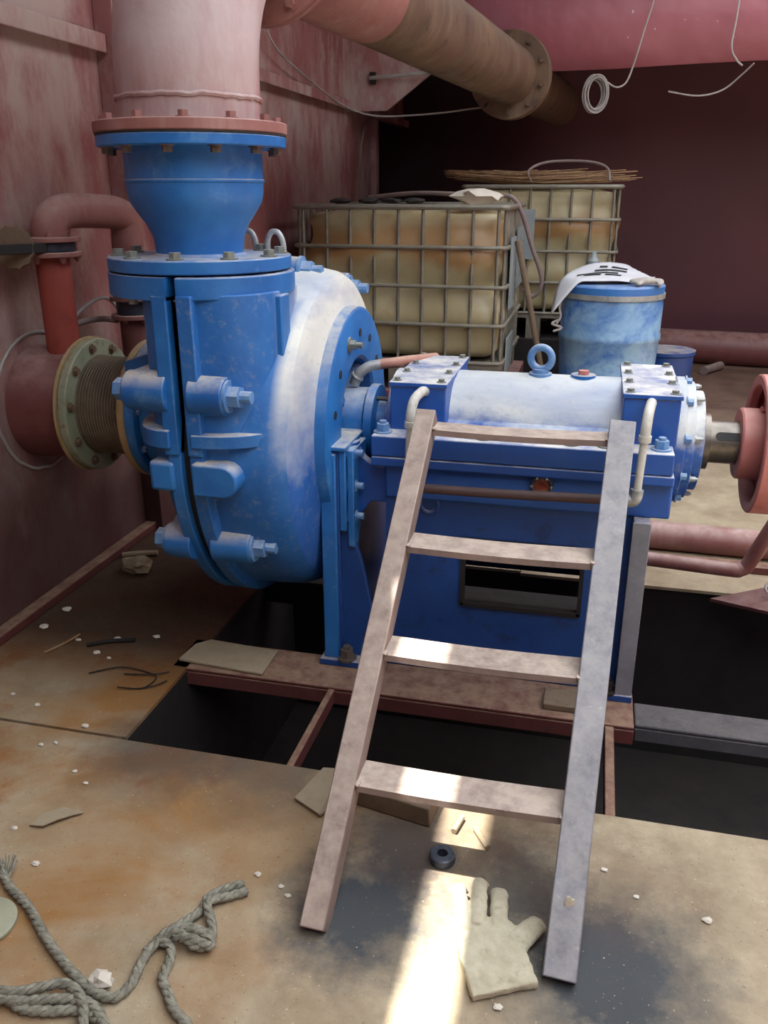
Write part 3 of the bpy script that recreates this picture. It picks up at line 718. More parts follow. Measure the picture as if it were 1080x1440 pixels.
# ------------------------------------------------------------------ pulley and guard at the drive end
pul = thing('drive_pulley', (.56, AY, AZ), 'pale red pulley with a hub on the pump shaft, cut by the photo edge', 'pulley')
b = MB().lathe(AXC, (1,0,0), [(.432,.064),(.432,.098),(.437,.103),(.53,.103),(.53,.064)], 44, None, E1, E2, cap=False); b.build('hub', 'red_pale', pul, smooth=30)
b = MB().lathe(AXC, (1,0,0), [(.50,.171),(.478,.171),(.474,.175),(.474,.196),(.478,.20),(.80,.20)], 56, None, E1, E2, cap=False); b.build('rim', 'red_pale', pul, smooth=30)
b = MB().lathe(AXC, (1,0,0), [(.52,.065),(.52,.195),(.545,.195),(.545,.065)], 44, None, E1, E2); b.build('web', 'red_pale', pul, smooth=30)
bolt(pul, AXC+V((.49,-.02,.103)), (0,0,1), r=.011, h=.012, mat='red_pale', name='key_bolt', washer=False)
gd = thing('pulley_guard', (.6, 3.0, 0), 'bent red pipe guard around the pulley, low above the pit edge', 'guard')
MB().tube([(-.6,3.10,.14),(.25,3.02,.135),(.54,3.0,.13),(.585,3.0,.135),(.61,3.0,.165),(.66,2.99,.30),(.80,2.98,.66)], .026, 18, smooth=6).build('tube', 'red_pipe', gd, smooth=60)
MB().tube([(-.6,3.10,.12),(-.6,3.10,0)], .02, 12).build('post', 'red_pale', gd)
lp = thing('deck_pipe', (.9, 3.35, .0), 'long pale red pipe lying on the deck behind the pulley guard', 'pipe')
MB().tube([(-.6,3.50,.058),(1.8,3.42,.058)], .058, 24).build('pipe_length', 'red_pipe', lp, smooth=60)
MB().box(-.6, 1.8, 3.28, 3.34, 0, .03).build('kerb', 'beam_red', lp, bevel=.003)
# sloped cover plate at the right edge
tp = thing('cover_wedge', (.6, 2.9, 0), 'dark maroon triangular cover plate at the right edge of the pit', 'plate')
b = MB().add([(.50,3.02,.0),(.78,2.70,.10),(.95,2.95,.20),(.95,3.05,.0),(.50,3.02,-.012),(.78,2.70,.088),(.95,2.95,.188),(.95,3.05,-.012)], [(0,1,2,3),(7,6,5,4),(0,4,5,1),(1,5,6,2),(2,6,7,3),(3,7,4,0)])
b.build('sheet', 'red_dark', tp, smooth=0)
b = MB().torus((.68,2.93,.10), (.3,-.6,.7), .022, .005, 20, 6); b.build('ring_handle', 'wire', tp)

# ------------------------------------------------------------------ base frame over the pit
fr = thing('base_frame', (-.5, 2.2, 0), 'maroon channel steel base frame under the pump, spanning the pit', 'frame')
b = MB().box(-1.2, .205, 2.12, 2.30, -.012, .0); b.box(-1.2, .205, 2.12, 2.132, -.06, -.012); b.build('front_channel', 'beam_red', fr, bevel=.004)
b = MB().box(-1.15, .205, 2.80, 2.92, -.012, .0); b.box(-1.15, .205, 2.80, 2.812, -.10, -.012); b.build('rear_channel', 'near_black', fr, bevel=.004)
for x in (-.70, .13): MB().box(x-.06, x+.06, 2.30, 2.80, -.012, 0).build('cross_channel', 'beam_red', fr, bevel=.004)
b = MB().box(.207, 1.58, 2.135, 2.25, -.012, 0); b.box(.207, 1.58, 2.135, 2.147, -.055, -.012); b.build('side_channel', 'pit_channel', fr, bevel=.004)['label'] = 'grey channel continuing the frame to the right'
for x0, x1 in ((-.685, -.665), (.125, .15)): MB().box(x0, x1, 1.738, 2.12, -.05, -.005).build('tie_bar', 'beam_red', fr, bevel=.003)
MB().prism([(-1.19,2.15),(-.90,2.128),(-.90,2.27),(-1.14,2.29),(-1.18,2.25)], .0015, .012).build('pad_plate', 'card', fr, bevel=.003)['label'] = 'tan plate lying on the left end of the frame'
MB().box(-.05, .075, 2.15, 2.24, .001, .02).build('shim_plate', 'wood', fr, bevel=.003)
b = MB().prism([(.62,2.10),(.95,1.98),(1.1,2.2),(.62,2.13)], .003, .02); b.build('patch_plate', 'pit_channel', fr, bevel=.003)
# stones on the pit bottom
mb = MB()
for i in range(170):
    mb.blob((random.uniform(-1.12,-.72), random.uniform(1.78,2.5), -.74+random.uniform(0,.03)), random.uniform(.012,.035), (1,1,.6), .3, 4, i)
tag(mb.build('rubble', 'rubble', smooth=0), 'loose grey rubble on the bottom of the pit', 'rubble', kind='stuff')

# ------------------------------------------------------------------ ladder
lad = thing('step_ladder', (-.18, 1.25, 0), 'short steel ladder with four flat treads leaning on the blue pump', 'ladder')
def rail(p0, p1, m, lb, wdt=.052):
    b = MB().bar(p0, p1, wdt, .06, up=(0,-.66,.75)); o = b.build('rail', m, lad, bevel=.003); o['label'] = lb
    return o
La, Lb, Ra, Rb = V((-.447,1.268,0)), V((-.410,2.19,.838)), V((.040,1.245,0)), V((.094,2.19,.838))
rail(La-V((0,.02,.0)), Lb, 'ladder', 'pinkish brown left rail of the ladder'); rail(Ra, Rb, 'ladder_grey', 'blue-grey right rail of the ladder', .064)
for t, h in ((.25,0), (.485,0), (.705,0), (.972,1)):
    a = La.lerp(Lb, t); c = Ra.lerp(Rb, t)
    x0, x1 = a.x+.026, c.x-.029; y = (a.y+c.y)/2; z = (a.z+c.z)/2
    b = MB(); nn = 12; vs = []; fs = []
    for i in range(nn+1):
        u = i/nn; x = x0+(x1-x0)*u; sag = -.004*math.sin(PI*u)
        d0 = .03 if h else .045
        vs += [(x,y-d0,z+sag),(x,y+.04,z+sag+.004),(x,y+.04,z+sag-.004),(x,y-d0+.008,z+sag-.008),(x,y-d0+.008,z+sag-.016),(x,y-d0,z+sag-.016)]
    for i in range(nn):
        for j in range(6): fs.append((i*6+j, i*6+(j+1)%6, (i+1)*6+(j+1)%6, (i+1)*6+j))
    fs += [tuple(range(6))[::-1], tuple(range(nn*6, nn*6+6))]
    b.add(vs, fs).build('tread', 'ladder', lad, smooth=0)
    for xx in (x0+.003, x1-.003): MB().blob((xx, y-(.025 if h else .04), z+.001), .009, (.8,1.4,.6), .4, 4, xx).build('weld', 'ladder', lad)

MB().blob((.047, 1.323, .115), .011, (.9,.2,1.5), .9, 6, 77).build('paint_splash', 'stone', lad)['label'] = 'white paint splash on the right rail'
# ------------------------------------------------------------------ caged tanks
def tank_thing(x0, x1, y0, y1, zt, zb, label, ncol, nside, nrow, zbase):
    t = thing('caged_tank', ((x0+x1)/2, (y0+y1)/2, zbase), label, 'tank', 'caged liquid tanks at the back')
    # bulging translucent bottle
    b = MB(); nu, nv = 56, 22; vs = []; fs = []
    cx, cy = (x0+x1)/2, (y0+y1)/2; hx, hy = (x1-x0)/2-.022, (y1-y0)/2-.022; z0, z1 = zb+.02, zt-.035
    def sq(a):
        c, s_ = math.cos(a), math.sin(a); k = (abs(c)**16+abs(s_)**16)**(-1/16); return c*k, s_*k
    for j in range(nv+1):
        v = j/nv; z = z0+(z1-z0)*v
        ins = 0
        if v < .06: ins = .05*(1-v/.06)**2
        if v > .95: ins = .04*((v-.95)/.05)**2
        for i in range(nu):
            c, s_ = sq(2*PI*i/nu)
            bul = -.018*math.sin(v*PI*5)*(1 if j not in (0, nv) else 0) + .035*noise.noise(V((c*2.3+cx, s_*2.3, v*3.2)))*(.4+v)
            vs.append((cx+c*(hx-ins+bul-.012), cy+s_*(hy-ins+bul-.012), z))
    for j in range(nv):
        for i in range(nu): fs.append((j*nu+i, j*nu+(i+1)%nu, (j+1)*nu+(i+1)%nu, (j+1)*nu+i))
    fs += [tuple(range(nu))[::-1]]
    b.add(vs, fs)
    # lumpy sagging top
    o = len(b.v); top = [p for p in vs[nv*nu:]]
    rings = [top]
    for q in (.75, .45, .15):
        rings.append([(cx+(p[0]-cx)*q, cy+(p[1]-cy)*q, z1 + .03*(1-q) + .03*noise.noise(V((p[0]*q*5, p[1]*q*5, 9)))) for p in top])
    vv = [p for r in rings for p in r]
    ff = [(j*nu+i, j*nu+(i+1)%nu, (j+1)*nu+(i+1)%nu, (j+1)*nu+i) for j in range(3) for i in range(nu)] + [tuple(range(3*nu, 4*nu))]
    b.add(vv, ff)
    bo = b.build('bottle', 'tank', t, smooth=60)
    MB().cyl((cx,cy,z1-.01), (cx,cy,z1+.045), .11, n=28).build('cap', 'black', bo)
    r = .0095
    for k in range(nrow):
        z = zb + (zt-zb)*k/(nrow-1)
        c = .04
        loop = []
        for (px, py, a) in ((x1-c, y0+c, -PI/2), (x1-c, y1-c, 0), (x0+c, y1-c, PI/2), (x0+c, y0+c, PI)):
            loop += [(px+c*math.cos(a+PI/2*i/4), py+c*math.sin(a+PI/2*i/4), z) for i in range(5)]
        MB().tube(loop, r*1.15 if k < nrow-1 else r*1.5, 8, closed=True).build('cage_ring', 'cage', t)
    bar = MB().tube([(0,0,0), (0,0,zt-zb)], r, 8).mesh('cage_bar', M['cage'], (0,0,0), 60)
    def vbar(x, y):
        o = bpy.data.objects.new('cage_bar', bar); COL.objects.link(o); o.parent = t; o.location = V((x, y, zb))-V(t.location)
    for i in range(ncol):
        x = x0+.05+(x1-x0-.1)*i/(ncol-1); vbar(x, y0+.016); vbar(x, y1-.016)
    for i in range(nside):
        y = y0+.05+(y1-y0-.1)*i/(nside-1); vbar(x1-.016, y); vbar(x0+.016, y)
    # pallet
    pal = MB().box(x0, x1, y0, y1, zb-.035, zb-.008)
    po = pal.build('pallet', 'cage', t, smooth=0)
    for i in range(3):
        for j in range(2):
            x = x0+.02+(x1-x0-.14)*i/2; y = y0+(y1-y0-.1)*j
            MB().box(x, x+.1, y, y+.1, zbase, zb-.035).build('pallet_foot', 'cage', po, smooth=0)
    return t
t1 = tank_thing(-1.655, -.475, 4.72, 5.72, 1.318, .50, 'nearer caged tank of yellowed plastic with brown stains, left behind the pump', 9, 9, 5, .335)
MB().box(-.468, -.460, 4.86, 5.10, .78, 1.16).build('plate', 'plate', t1, smooth=0)['label'] = 'grey sheet plate on the cage side'
MB().box(-.468, -.460, 5.22, 5.50, .86, 1.20).build('plate', 'plate', t1, smooth=0)
MB().box(-.47, -.462, 4.86, 5.2, .42, .62).build('plate', 'plate', t1, smooth=0)
t2 = tank_thing(-.96, .118, 6.3, 7.3, 1.425, .58, 'farther caged tank against the dark back wall, heaped with dry stalks', 8, 8, 5, .40)
MB().box(-.70, -.45, 6.288, 6.296, .95, 1.28).build('plate', 'plate', t2, smooth=0)
pl = thing('plinth', (-1.0, 5.2, 0), 'dark red steel plinth under the nearer caged tank', 'plinth')
MB().box(-1.70, -.43, 4.68, 5.76, 0, .335).build('box', 'red_dark', pl, smooth=0, bevel=.006)
MB().box(-1.70, -.43, 4.66, 4.68, .30, .335).build('lip', 'red_bright', pl, smooth=0)
pl2 = thing('plinth', (-.4, 6.8, 0), 'dark steel plinth under the farther caged tank', 'plinth')
MB().box(-1.0, .15, 6.27, 7.33, 0, .40).build('box', 'near_black', pl2, smooth=0, bevel=.006)
# stalks heaped on the far tank: one bundle
mb = MB()
for i in range(110):
    x = random.uniform(-1.15,-.75); y = random.uniform(6.45,6.95); L = random.uniform(.6,1.05); a = random.gauss(0,.09)
    z = 1.455+random.uniform(0,.065); p0 = V((x,y,z+.02)); p1 = V((x+L*math.cos(a), y+L*math.sin(a), z+random.uniform(-.01,.03)))
    mid = p0.lerp(p1,.5)-V((0,0,.02)); mb.tube([p0,mid,p1], .0035, 4, smooth=2)
tag(mb.build('stalk_bundle', 'straw'), 'bundle of dry brown stalks lying on top of the farther caged tank', 'stalks', kind='stuff')
b = MB().tube([(-.50,6.42,1.455),(-.52,6.42,1.53),(-.40,6.5,1.585),(-.15,6.55,1.59),(.0,6.5,1.55),(.03,6.42,1.46)], .009, 8, smooth=8)
tag(b.build('hose_loop', 'hose'), 'thin hose loop resting on the stalks of the farther tank', 'hose')
b = MB().tube([(-1.40,5.4,1.36),(-1.1,5.3,1.385),(-.8,5.2,1.38),(-.60,5.18,1.375),(-.50,5.17,1.36),(-.44,5.18,1.27),(-.38,5.19,1.10),(-.32,5.2,.95),(-.315,5.2,.87),(-.36,5.2,.82),(-.42,5.19,.86)], .013, 10, smooth=8)
tag(b.build('drain_hose', 'hose'), 'grey-brown hose hanging down the right side of the nearer caged tank', 'hose')
b = MB().tube([(-.445,5.0,1.14),(-.34,5.0,.72),(-.17,4.98,.015)], .017, 12)
tag(b.build('leaning_pole', 'wood'), 'thin brown pole leaning against the nearer caged tank', 'pole')
mb = MB()
for i in range(4): mb.blob((-1.45+i*.13+random.uniform(-.03,.03), 4.98+random.uniform(-.06,.1), 1.345), .045, (1.4,1,.35), .5, 6, i+20)
tag(mb.build('plastic_sheet', 'black'), 'crumpled dark plastic lying on top of the nearer caged tank', 'sheet')
rg = MB().blob((-.66,4.90,1.372), .085, (1.5,1,.5), .5, 6, 51); tag(rg.build('white_rag', 'stone'), 'white rag on the right corner of the nearer caged tank', 'rag')

# ------------------------------------------------------------------ blue drum and what lies on it
dr = thing('drum', (.09, 5.15, 0), 'blue plastic drum with whitish paint wash and clamp ring, behind the pump', 'drum')
D0 = (.093, 5.15, 0)
b = MB().lathe(D0, (0,0,1), [(0,.245),(.02,.262),(.30,.268),(.31,.276),(.34,.276),(.35,.268),(.60,.280),(.61,.287),(.635,.287),(.645,.281),(.80,.283),(.85,.276),(.862,.270)], 56); b.build('body', 'barrel_body', dr, smooth=50)
MB().lathe(D0, (0,0,1), [(.866,.20),(.866,.282),(.902,.285),(.910,.279),(.915,.262),(.912,.0)], 56, cap=False).build('lid', 'barrel', dr, smooth=40)
cr = MB().lathe(D0, (0,0,1), [(.838,.277),(.838,.289),(.866,.289),(.866,.277)], 56, cap=False); cr.box(.07,.125,4.850,4.868,.840,.864); cr.build('clamp_ring', 'galv', dr)
mb = MB().tube([(-.175,5.0,.85),(-.19,4.97,.79),(-.18,4.96,.74),(-.20,4.95,.70)], .006, 6, smooth=5); mb.tube([(-.19,4.96,.72),(-.225,4.95,.70),(-.17,4.94,.68),(-.215,4.94,.66)], .007, 6, smooth=5)
tag(mb.build('twisted_wire', 'wire'), 'twisted wire end hanging at the left side of the blue drum', 'wire')
# paper draped on the drum top
vs = []; fs = []; nu, nv = 24, 14
P00, PU, PV = V((-.235,4.90,0)), V((.54,.16,0)), V((.03,.40,0))
for j in range(nv+1):
    for i in range(nu+1):
        u, v = i/nu, j/nv
        p = P00 + PU*u + PV*v
        d = math.hypot(p.x-.093, p.y-5.15)
        z = .924 + .085*math.sin(PI*min(1, u*.95+.05))*(.15+.85*v) + .012*noise.noise(V((u*3, v*3, 2)))
        if d > .275: z -= (d-.275)*1.25*(1-u)**.5
        vs.append((p.x, p.y, z))
fs = [(j*(nu+1)+i, j*(nu+1)+i+1, (j+1)*(nu+1)+i+1, (j+1)*(nu+1)+i) for j in range(nv) for i in range(nu)]
pp = MB().add(vs, fs).build('paper_sheet', 'paper', smooth=60); so_ = pp.modifiers.new('thick', 'SOLIDIFY'); so_.thickness = .002
tag(pp, 'white paper sheet with dark print lying over the blue drum', 'paper')
pr = MB()
def pz(u, v):
    i = min(nu, int(round(u*nu))); j = min(nv, int(round(v*nv))); return V(vs[j*(nu+1)+i])
for (u0, u1, v0) in ((.30,.44,.22),(.50,.66,.22),(.30,.62,.36),(.36,.70,.50),(.40,.52,.64),(.56,.72,.64),(.22,.30,.36)):
    cells = [pz(u0+(u1-u0)*q/6, v0+dv)+V((0,0,.004)) for q in range(7) for dv in (0, .075)]
    pr.add(cells, [(2*q, 2*q+2, 2*q+3, 2*q+1) for q in range(6)])
po = pr.build('print', 'ink', pp, smooth=0); po.location = (0,0,0)
bt = MB().lathe((-.03,5.385,.912), (0,0,1), [(0,.03),(.005,.036),(.10,.036),(.125,.018),(.15,.016),(.15,.0)], 20)
tag(bt.build('bottle', 'plate'), 'small grey bottle at the back left of the drum lid', 'bottle')
bu = MB().lathe((.47,5.75,.0), (0,0,1), [(0,.15),(.02,.16),(.42,.17),(.43,.18),(.45,.18),(.45,.15)], 32)
tag(bu.build('bucket', 'blue_frame', smooth=40), 'dark blue bucket half hidden behind the drum', 'bucket')

def remesh(mb, name, m, vox, parent=None, org=None, smooth_it=4):
    o = mb.build(name, m, parent, org, smooth=60)
    r = o.modifiers.new('skin', 'REMESH'); r.mode = 'VOXEL'; r.voxel_size = vox; r.use_smooth_shade = True
    s_ = o.modifiers.new('relax', 'SMOOTH'); s_.factor = .5; s_.iterations = smooth_it
    return o
def chain(mb, pts, rads, flat=.6, n=12):
    P = [V(p) for p in pts]
    for i in range(len(P)-1):
        a, b = P[i], P[i+1]
        for q in range(5):
            t = q/4; c = a.lerp(b, t); r = rads[i]+(rads[i+1]-rads[i])*t
            mb.blob(c, r, (1,1,flat), 0, 6)
# work glove on the deck
g = MB(); OUT = [(-.112,1.155),(.002,1.214),(-.021,1.262),(-.040,1.318),(-.062,1.338),(-.10,1.340),(-.168,1.312),(-.151,1.237)]
hz = [.020,.022,.030,.030,.028,.030,.028,.024]
def strip(lo, hi, pts):
    n = len(pts)
    return g.add([(x, y, lo) for x, y in pts] + [(x, y, h) for (x, y), h in zip(pts, hi)], [tuple(range(n))[::-1], tuple(range(n, 2*n))] + [(a, (a+1)%n, n+(a+1)%n, n+a) for a in range(n)])
strip(.003, hz, OUT)
def finger(pts, wd, hh):
    """flat gloved finger: squashed tube through 3-D joints"""
    P = spline([V(p) for p in pts], 5); n = len(P)
    vs = []; fs = []; m = 12
    for i, p in enumerate(P):
        t = (P[min(i+1, n-1)]-P[max(i-1, 0)]).normalized(); x = V((t.y, -t.x, 0)).normalized(); y = x.cross(t)*-1
        u = i/(n-1); w_ = wd[0]+(wd[1]-wd[0])*u; h_ = hh*(1 if u < .9 else .75)
        if i in (0, n-1): w_ *= .8
        for k in range(m):
            a = 2*PI*k/m; vs.append(p + x*w_*math.cos(a) + V((0,0,1))*h_*math.sin(a) + t*0)
    fs = [(i*m+k, i*m+(k+1)%m, (i+1)*m+(k+1)%m, (i+1)*m+k) for i in range(n-1) for k in range(m)] + [tuple(range(m))[::-1], tuple(range((n-1)*m, n*m))]
    g.add(vs, fs)
finger([(-.05,1.29,.018),(-.030,1.318,.020),(-.004,1.357,.018)], (.030,.021), .014)
finger([(-.085,1.315,.020),(-.088,1.37,.021),(-.093,1.424,.016)], (.0205,.0175), .0125)
finger([(-.126,1.310,.022),(-.130,1.37,.040),(-.133,1.412,.036),(-.128,1.436,.014)], (.019,.0155), .0125)
finger([(-.152,1.295,.022),(-.164,1.345,.038),(-.172,1.385,.038),(-.166,1.408,.014)], (.0165,.0135), .012)
go = remesh(g, 'work_glove', 'glove', .0028, org=(-.08,1.26,0), smooth_it=3)
tag(go, 'cream canvas work glove lying palm down beside the right ladder foot', 'glove')
dsp = go.modifiers.new('creases', 'DISPLACE'); tx = bpy.data.textures.new('creases', 'CLOUDS'); tx.noise_scale = .022; dsp.texture = tx; dsp.strength = .006; dsp.texture_coords = 'GLOBAL'
g = MB(); chain(g, [(.20,4.96,.938),(.26,4.97,.943),(.33,5.00,.938)], [.03,.034,.028], .6); chain(g, [(.30,4.99,.94),(.34,4.97,.935),(.33,4.94,.928)], [.02,.018,.015]); chain(g, [(.24,4.97,.94),(.22,4.92,.93)], [.022,.018])
tag(remesh(g, 'work_glove', 'glove_old', .006, org=(.25,4.97,.9)), 'crumpled pale grey work glove on the drum lid beside the paper', 'glove')

# ------------------------------------------------------------------ small things on the deck
def rope(pts, r=.0095, z=.011, name='rope', lift=None):
    P = spline([V((x, y, z if lift is None else lift[i])) for i, (x, y) in enumerate(pts)], 14)
    # resample by length, then lay three twisted strands round the core
    out = [P[0]]; step = .004
    for a, b_ in zip(P, P[1:]):
        d = (b_-out[-1]).length
        while d >= step:
            out.append(out[-1] + (b_-out[-1]).normalized()*step); d = (b_-out[-1]).length
    mb = MB()
    fr_ = []
    for i in range(len(out)):
        t = (out[min(i+1, len(out)-1)]-out[max(i-1, 0)]).normalized(); x = t.cross(V((0,0,1)))
        x = x.normalized() if x.length > .01 else V((1,0,0)); fr_.append((x, x.cross(t)))
    for k in range(3):
        st = []
        for i, p in enumerate(out):
            a = 2*PI*k/3 + i*step/(r*6.0)*2*PI; x, y = fr_[i]
            st.append(p + (x*math.cos(a)+y*math.sin(a))*r*.52)
        mb.tube(st, r*.58, 6)
    return mb
main = [(-1.167,1.246),(-1.114,1.196),(-1.037,1.155),(-.953,1.092),(-.874,1.043),(-.801,1.009),(-.754,1.005),(-.738,1.04),(-.743,1.091),(-.735,1.148),(-.703,1.198),(-.684,1.234),(-.686,1.265),(-.657,1.3),(-.624,1.318)]
knot = [(-.612,1.301),(-.649,1.274),(-.675,1.24),(-.648,1.201),(-.634,1.16),(-.654,1.138),(-.704,1.156),(-.73,1.137),(-.704,1.131),(-.691,1.1),(-.687,1.064),(-.664,1.038),(-.634,1.007),(-.6,.987),(-.571,.963)]
kn2 = [(-.745,1.107),(-.72,1.148),(-.686,1.163),(-.64,1.164),(-.626,1.146),(-.664,1.144),(-.705,1.148)]
mb = rope(main); r2 = rope(knot, lift=[.011,.013,.024,.013,.012,.02,.03,.02,.013,.011,.011,.012,.011,.011,.011]); mb.add(r2.v, r2.f)
r2 = rope(kn2, lift=[.012,.022,.034,.026,.018,.03,.02]); mb.add(r2.v, r2.f)
for i in range(26):   # frayed end
    a = random.uniform(0, 2*PI); p = V((-1.125,1.205,.014)); mb.tube([p, p+V((-.03+.03*math.cos(a), .03+.03*math.sin(a), random.uniform(0,.02)))], .0014, 4)
tag(mb.build('rope', 'rope', smooth=60), 'grey twisted rope with a loose knot, winding across the rusty deck', 'rope')
low = [(-1.06,.99),(-.953,.96),(-.905,.945),(-.852,.952),(-.809,.965),(-.772,.962),(-.733,.94),(-.70,.90)]
low2 = [(-1.03,.945),(-.974,.958),(-.932,.962),(-.888,.984),(-.854,1.0),(-.818,.99),(-.789,.963),(-.765,.919),(-.75,.88)]
low3 = [(-1.0,.93),(-.952,.948),(-.904,.954),(-.857,.971),(-.797,.98),(-.758,.963),(-.724,.929),(-.70,.88)]
mb = rope(low); 
for l_, lf in ((low2, .024), (low3, .018)):
    r2 = rope(l_, z=lf); mb.add(r2.v, r2.f)
tag(mb.build('rope', 'rope', smooth=60), 'doubled rope strands bunched in the bottom left corner', 'rope')
tag(MB().lathe((-1.105,1.10,0), (0,0,1), [(0,.060),(.004,.066),(.010,.066),(.014,.060),(.014,.02)], 40).build('flat_disc', 'green_flange'), 'flat grey-green disc lying at the left edge of the photo near the rope', 'disc')
mb = MB().blob((-.795,1.03,.016), .02, (1.1,1.0,.8), .5, 6, 3); tag(mb.build('plaster_lump', 'stone', smooth=0), 'white plaster lump lying against the bend of the grey rope', 'stone')
stones = [(-1.734,2.379,.016),(-1.821,2.286,.013),(-1.739,2.247,.014),(-1.576,2.195,.009),(-1.471,2.134,.011),(-1.45,2.23,.012),(-1.332,2.274,.011),(-1.416,2.115,.007),(-1.283,1.764,.01),(-1.478,1.826,.008),(-1.353,1.66,.007),(-1.32,1.678,.006),(-1.201,1.582,.006),(-1.148,1.546,.006),(-1.103,1.274,.008),(-.612,1.36,.007),(-.551,1.339,.006),(-.528,1.318,.006),(-1.22,1.362,.007),(-1.582,1.859,.007),(-.066,1.158,.008),(.328,1.457,.009),(.123,1.551,.007),(.189,1.488,.006)]
special = {0: 'flat white pebble by the left wall, biggest of the pebbles there', 1: 'white pebble almost touching the left wall strip',
           15: 'small white pebble just beyond the tip of the knotted rope', 22: 'tiny white pebble right of the ladder rail, nearer the pit edge', 23: 'tiny white pebble right of the ladder rail, farther from the pit edge',
           16: 'tiny white pebble by the left ladder foot, nearer the pit', 17: 'tiny white pebble by the left ladder foot, farther from the pit',
           20: 'white pebble just below the cuff of the canvas glove',
           21: 'largest white pebble on the bare deck right of the ladder', 8: 'white pebble on the plate seam near the pit corner'}
for i, (x, y, r) in enumerate(stones):
    o = MB().blob((x,y,r*.4), r*.85, (1.35,1,.5), .45, 6, i).build('pebble', 'stone', org=(x,y,0), smooth=0)
    if i in special: tag(o, special[i], 'pebble', 'white pebbles on the deck')
    elif y > 1.8: tag(o, 'small white pebble on the deck between the left wall and the pit', 'pebble', 'pebbles between wall and pit')
    else: tag(o, 'small white pebble on the ochre deck between plate seam and rope end', 'pebble', 'pebbles on the front deck')
tag(MB().tube([(-1.525,2.164,.008),(-1.46,2.205,.009),(-1.387,2.231,.008)], .0075, 8, smooth=4).build('stick', 'near_black'), 'dark thin stick on the deck left of the pit', 'stick')
tag(MB().tube([(-1.785,2.85,.012),(-1.72,2.88,.013),(-1.655,2.904,.012)], .011, 10).build('tube_offcut', 'card'), 'pale tube offcut on the deck by the wall under the suction pipe', 'offcut')
tag(MB().tube([(-1.633,2.09,.004),(-1.60,2.17,.006),(-1.59,2.227,.004)], .004, 6, smooth=4).build('twig', 'straw'), 'thin twig beside the dark stick near the left wall', 'twig')
mb = MB()
for pts in ([(-1.425,2.013),(-1.344,2.063),(-1.258,2.062),(-1.206,2.032),(-1.223,1.975),(-1.295,1.957)], [(-1.316,2.035),(-1.226,2.048),(-1.187,2.079)], [(-1.23,1.97),(-1.19,1.99),(-1.17,2.03)]):
    mb.tube([(x,y,.005+.004*(i%2)) for i, (x, y) in enumerate(pts)], .0022, 5, smooth=6)
tag(mb.build('wire_tangle', 'near_black'), 'tangle of thin dark wire on the deck near the pit corner', 'wire')
lf = MB().add([(-1.19,1.375,.006),(-1.178,1.412,.012),(-1.142,1.444,.012),(-1.10,1.446,.008),(-1.088,1.443,.007),(-1.105,1.428,.010),(-1.13,1.400,.014),(-1.155,1.376,.010)], [(0,7,1),(1,7,6,2),(2,6,5,3),(3,5,4)])
lo = lf.build('dry_leaf', 'card', smooth=0); lo.modifiers.new('thick', 'SOLIDIFY').thickness = .003; tag(lo, 'dry greyish leaf lying flat on the rusty deck', 'leaf')
mb = MB().blob((-1.652,2.741,.03), .05, (1.3,1,.6), .7, 6, 8); tag(mb.build('crumpled_paper', 'card', smooth=0), 'crumpled grey paper on the dark deck below the suction pipe', 'paper')
cb = MB().add([(-.612,1.607,.006),(-.577,1.73,.01),(-.53,1.73,.014),(-.43,1.66,.05),(-.535,1.564,.006)], [(0,1,2,3,4)]); co = cb.build('cardboard_scrap', 'card', smooth=0)
co.modifiers.new('thick', 'SOLIDIFY').thickness = .006; tag(co, 'torn beige cardboard scrap behind the left ladder rail', 'cardboard')
bk = MB().add([(-.47,1.63,0),(-.275,1.592,0),(-.262,1.68,0),(-.454,1.725,0),(-.466,1.634,.052),(-.278,1.597,.05),(-.268,1.672,.05),(-.452,1.718,.052)], [(0,3,2,1),(4,5,6,7),(0,1,5,4),(1,2,6,5),(2,3,7,6),(3,0,4,7)])
tag(bk.build('wood_block', 'wood', bevel=.004), 'grey weathered wood block at the pit edge behind the ladder', 'block')
for (a, b_, lab) in (((-.217,1.586),(-.205,1.638),'short pale rod end on the deck behind the ladder, nearer the pit'), ((-.170,1.609),(-.133,1.552),'thin pale rod lying slantwise right of the short rod end')):
    tag(MB().cyl((a[0],a[1],.008), (b_[0],b_[1],.008), .007 if 'short' in lab else .005, n=10).build('rod', 'card'), lab, 'rod')
rgm = MB().lathe((-.228,1.497,0), (0,0,1), [(0,.012),(0,.026),(.003,.029),(.019,.029),(.022,.026),(.022,.012),(0,.012)], 36, cap=False)
tag(rgm.build('steel_ring', 'dark_ring', smooth=30), 'thick dark steel ring lying flat on the deck between the ladder feet', 'ring')

# ------------------------------------------------------------------ back of the hold
bp = MB().tube([(-.2,7.95,.14),(3.45,7.55,.14)], .14, 28); tag(bp.build('floor_pipe', 'red_dark', smooth=60), 'thick dull red pipe lying along the foot of the back wall', 'pipe')
tag(MB().tube([(.90,7.28,.035),(1.06,7.55,.035)], .035, 14).build('pipe_offcut', 'hose'), 'short grey pipe offcut on the far deck right of the drum', 'offcut')
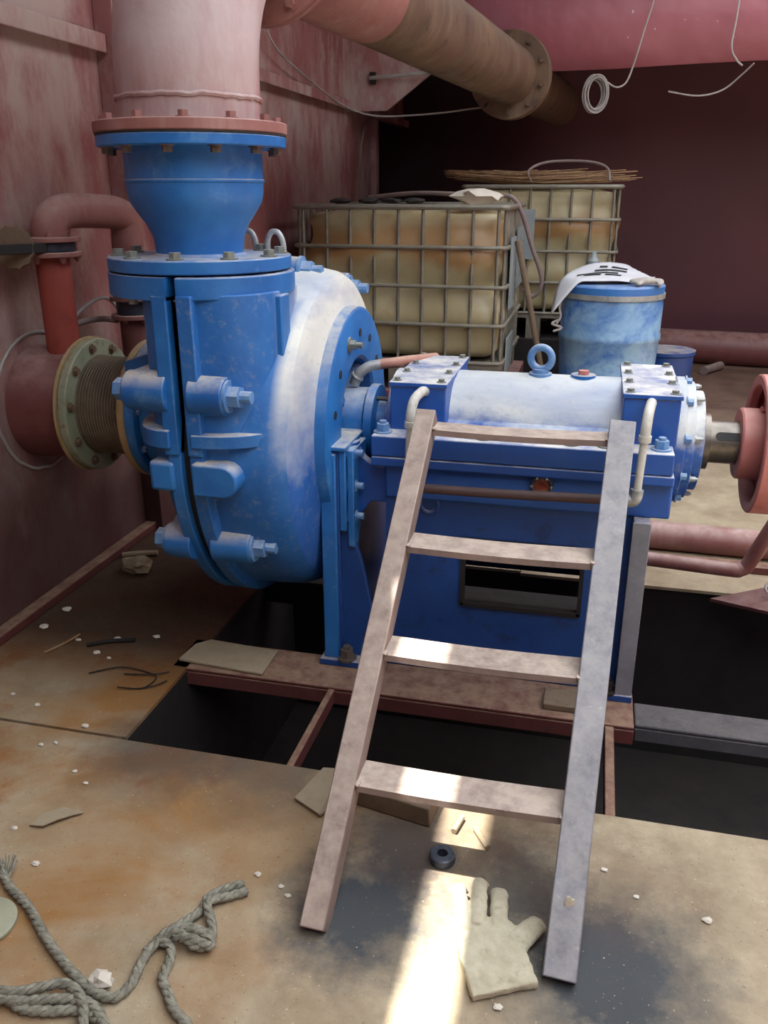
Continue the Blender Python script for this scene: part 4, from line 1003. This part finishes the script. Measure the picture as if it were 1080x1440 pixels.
# coil and wires hanging from the fascia
cw = MB()
for k in range(9):
    c = V((-.13+.004*k, 6.40-.006*k, 1.99+.003*(k%3))); rx, rz = .060+.005*(k%4), .090+.006*((k*2)%5)
    cw.tube([c+V((rx*math.cos(a+.3*k), 0, rz*math.sin(a+.3*k))) for a in [2*PI*i/24 for i in range(24)]], .0055, 5, closed=True)
cw.tube([(-.04,6.36,2.06),(.02,6.36,2.03),(.08,6.37,2.06),(.12,6.40,2.18),(.16,6.41,2.35),(.22,6.42,2.62),(.22,6.46,2.9)], .006, 6, smooth=6)
tag(cw.build('wire_coil', 'wire'), 'coil of pale wire hanging below the edge of the pink fascia', 'wire')
tag(MB().tube([(.71,6.38,2.9),(.71,6.38,2.45),(.70,6.38,2.25),(.74,6.38,2.17),(.78,6.40,2.14)], .006, 6, smooth=6).build('hanging_wire', 'wire'), 'pale wire hanging down over the pink fascia right of the coil', 'wire')
tag(MB().tube([(.86,6.49,2.16),(.80,6.55,2.10),(.70,6.6,2.02),(.55,6.6,1.99),(.36,6.6,2.02)], .0055, 6, smooth=6).build('slack_wire', 'wire'), 'slack wire end drooping in the dark under the fascia', 'wire')
br_ = thing('wall_bracket', (-1.62, 6.48, 2.14), 'pale rod sticking out from a small dark clip below the overhead pipe', 'bracket')
MB().box(-1.665, -1.625, 6.455, 6.488, 2.10, 2.175).build('clip', 'near_black', br_, smooth=0); MB().tube([(-1.66,6.445,2.136),(-1.22,6.38,2.152)], .013, 10).build('rod', 'wire', br_)
tag(MB().tube([(-1.80,4.62,2.33),(-1.79,4.9,2.13),(-1.79,5.4,2.04),(-1.77,6.1,1.945),(-1.6,6.38,1.89),(-1.2,6.42,1.90),(-.9,6.38,1.925),(-.66,6.25,1.93)], .006, 6, smooth=8).build('sagging_wire', 'wire'), 'thin pale wire sagging from the left wall to the overhead pipe', 'wire')
tag(MB().tube([(-1.785,6.9,1.93),(-1.79,6.7,1.75),(-1.79,6.62,1.5),(-1.76,6.5,1.25)], .008, 6, smooth=6).build('dropped_wire', 'hose'), 'grey wire hanging down the left wall behind the nearer tank', 'wire')
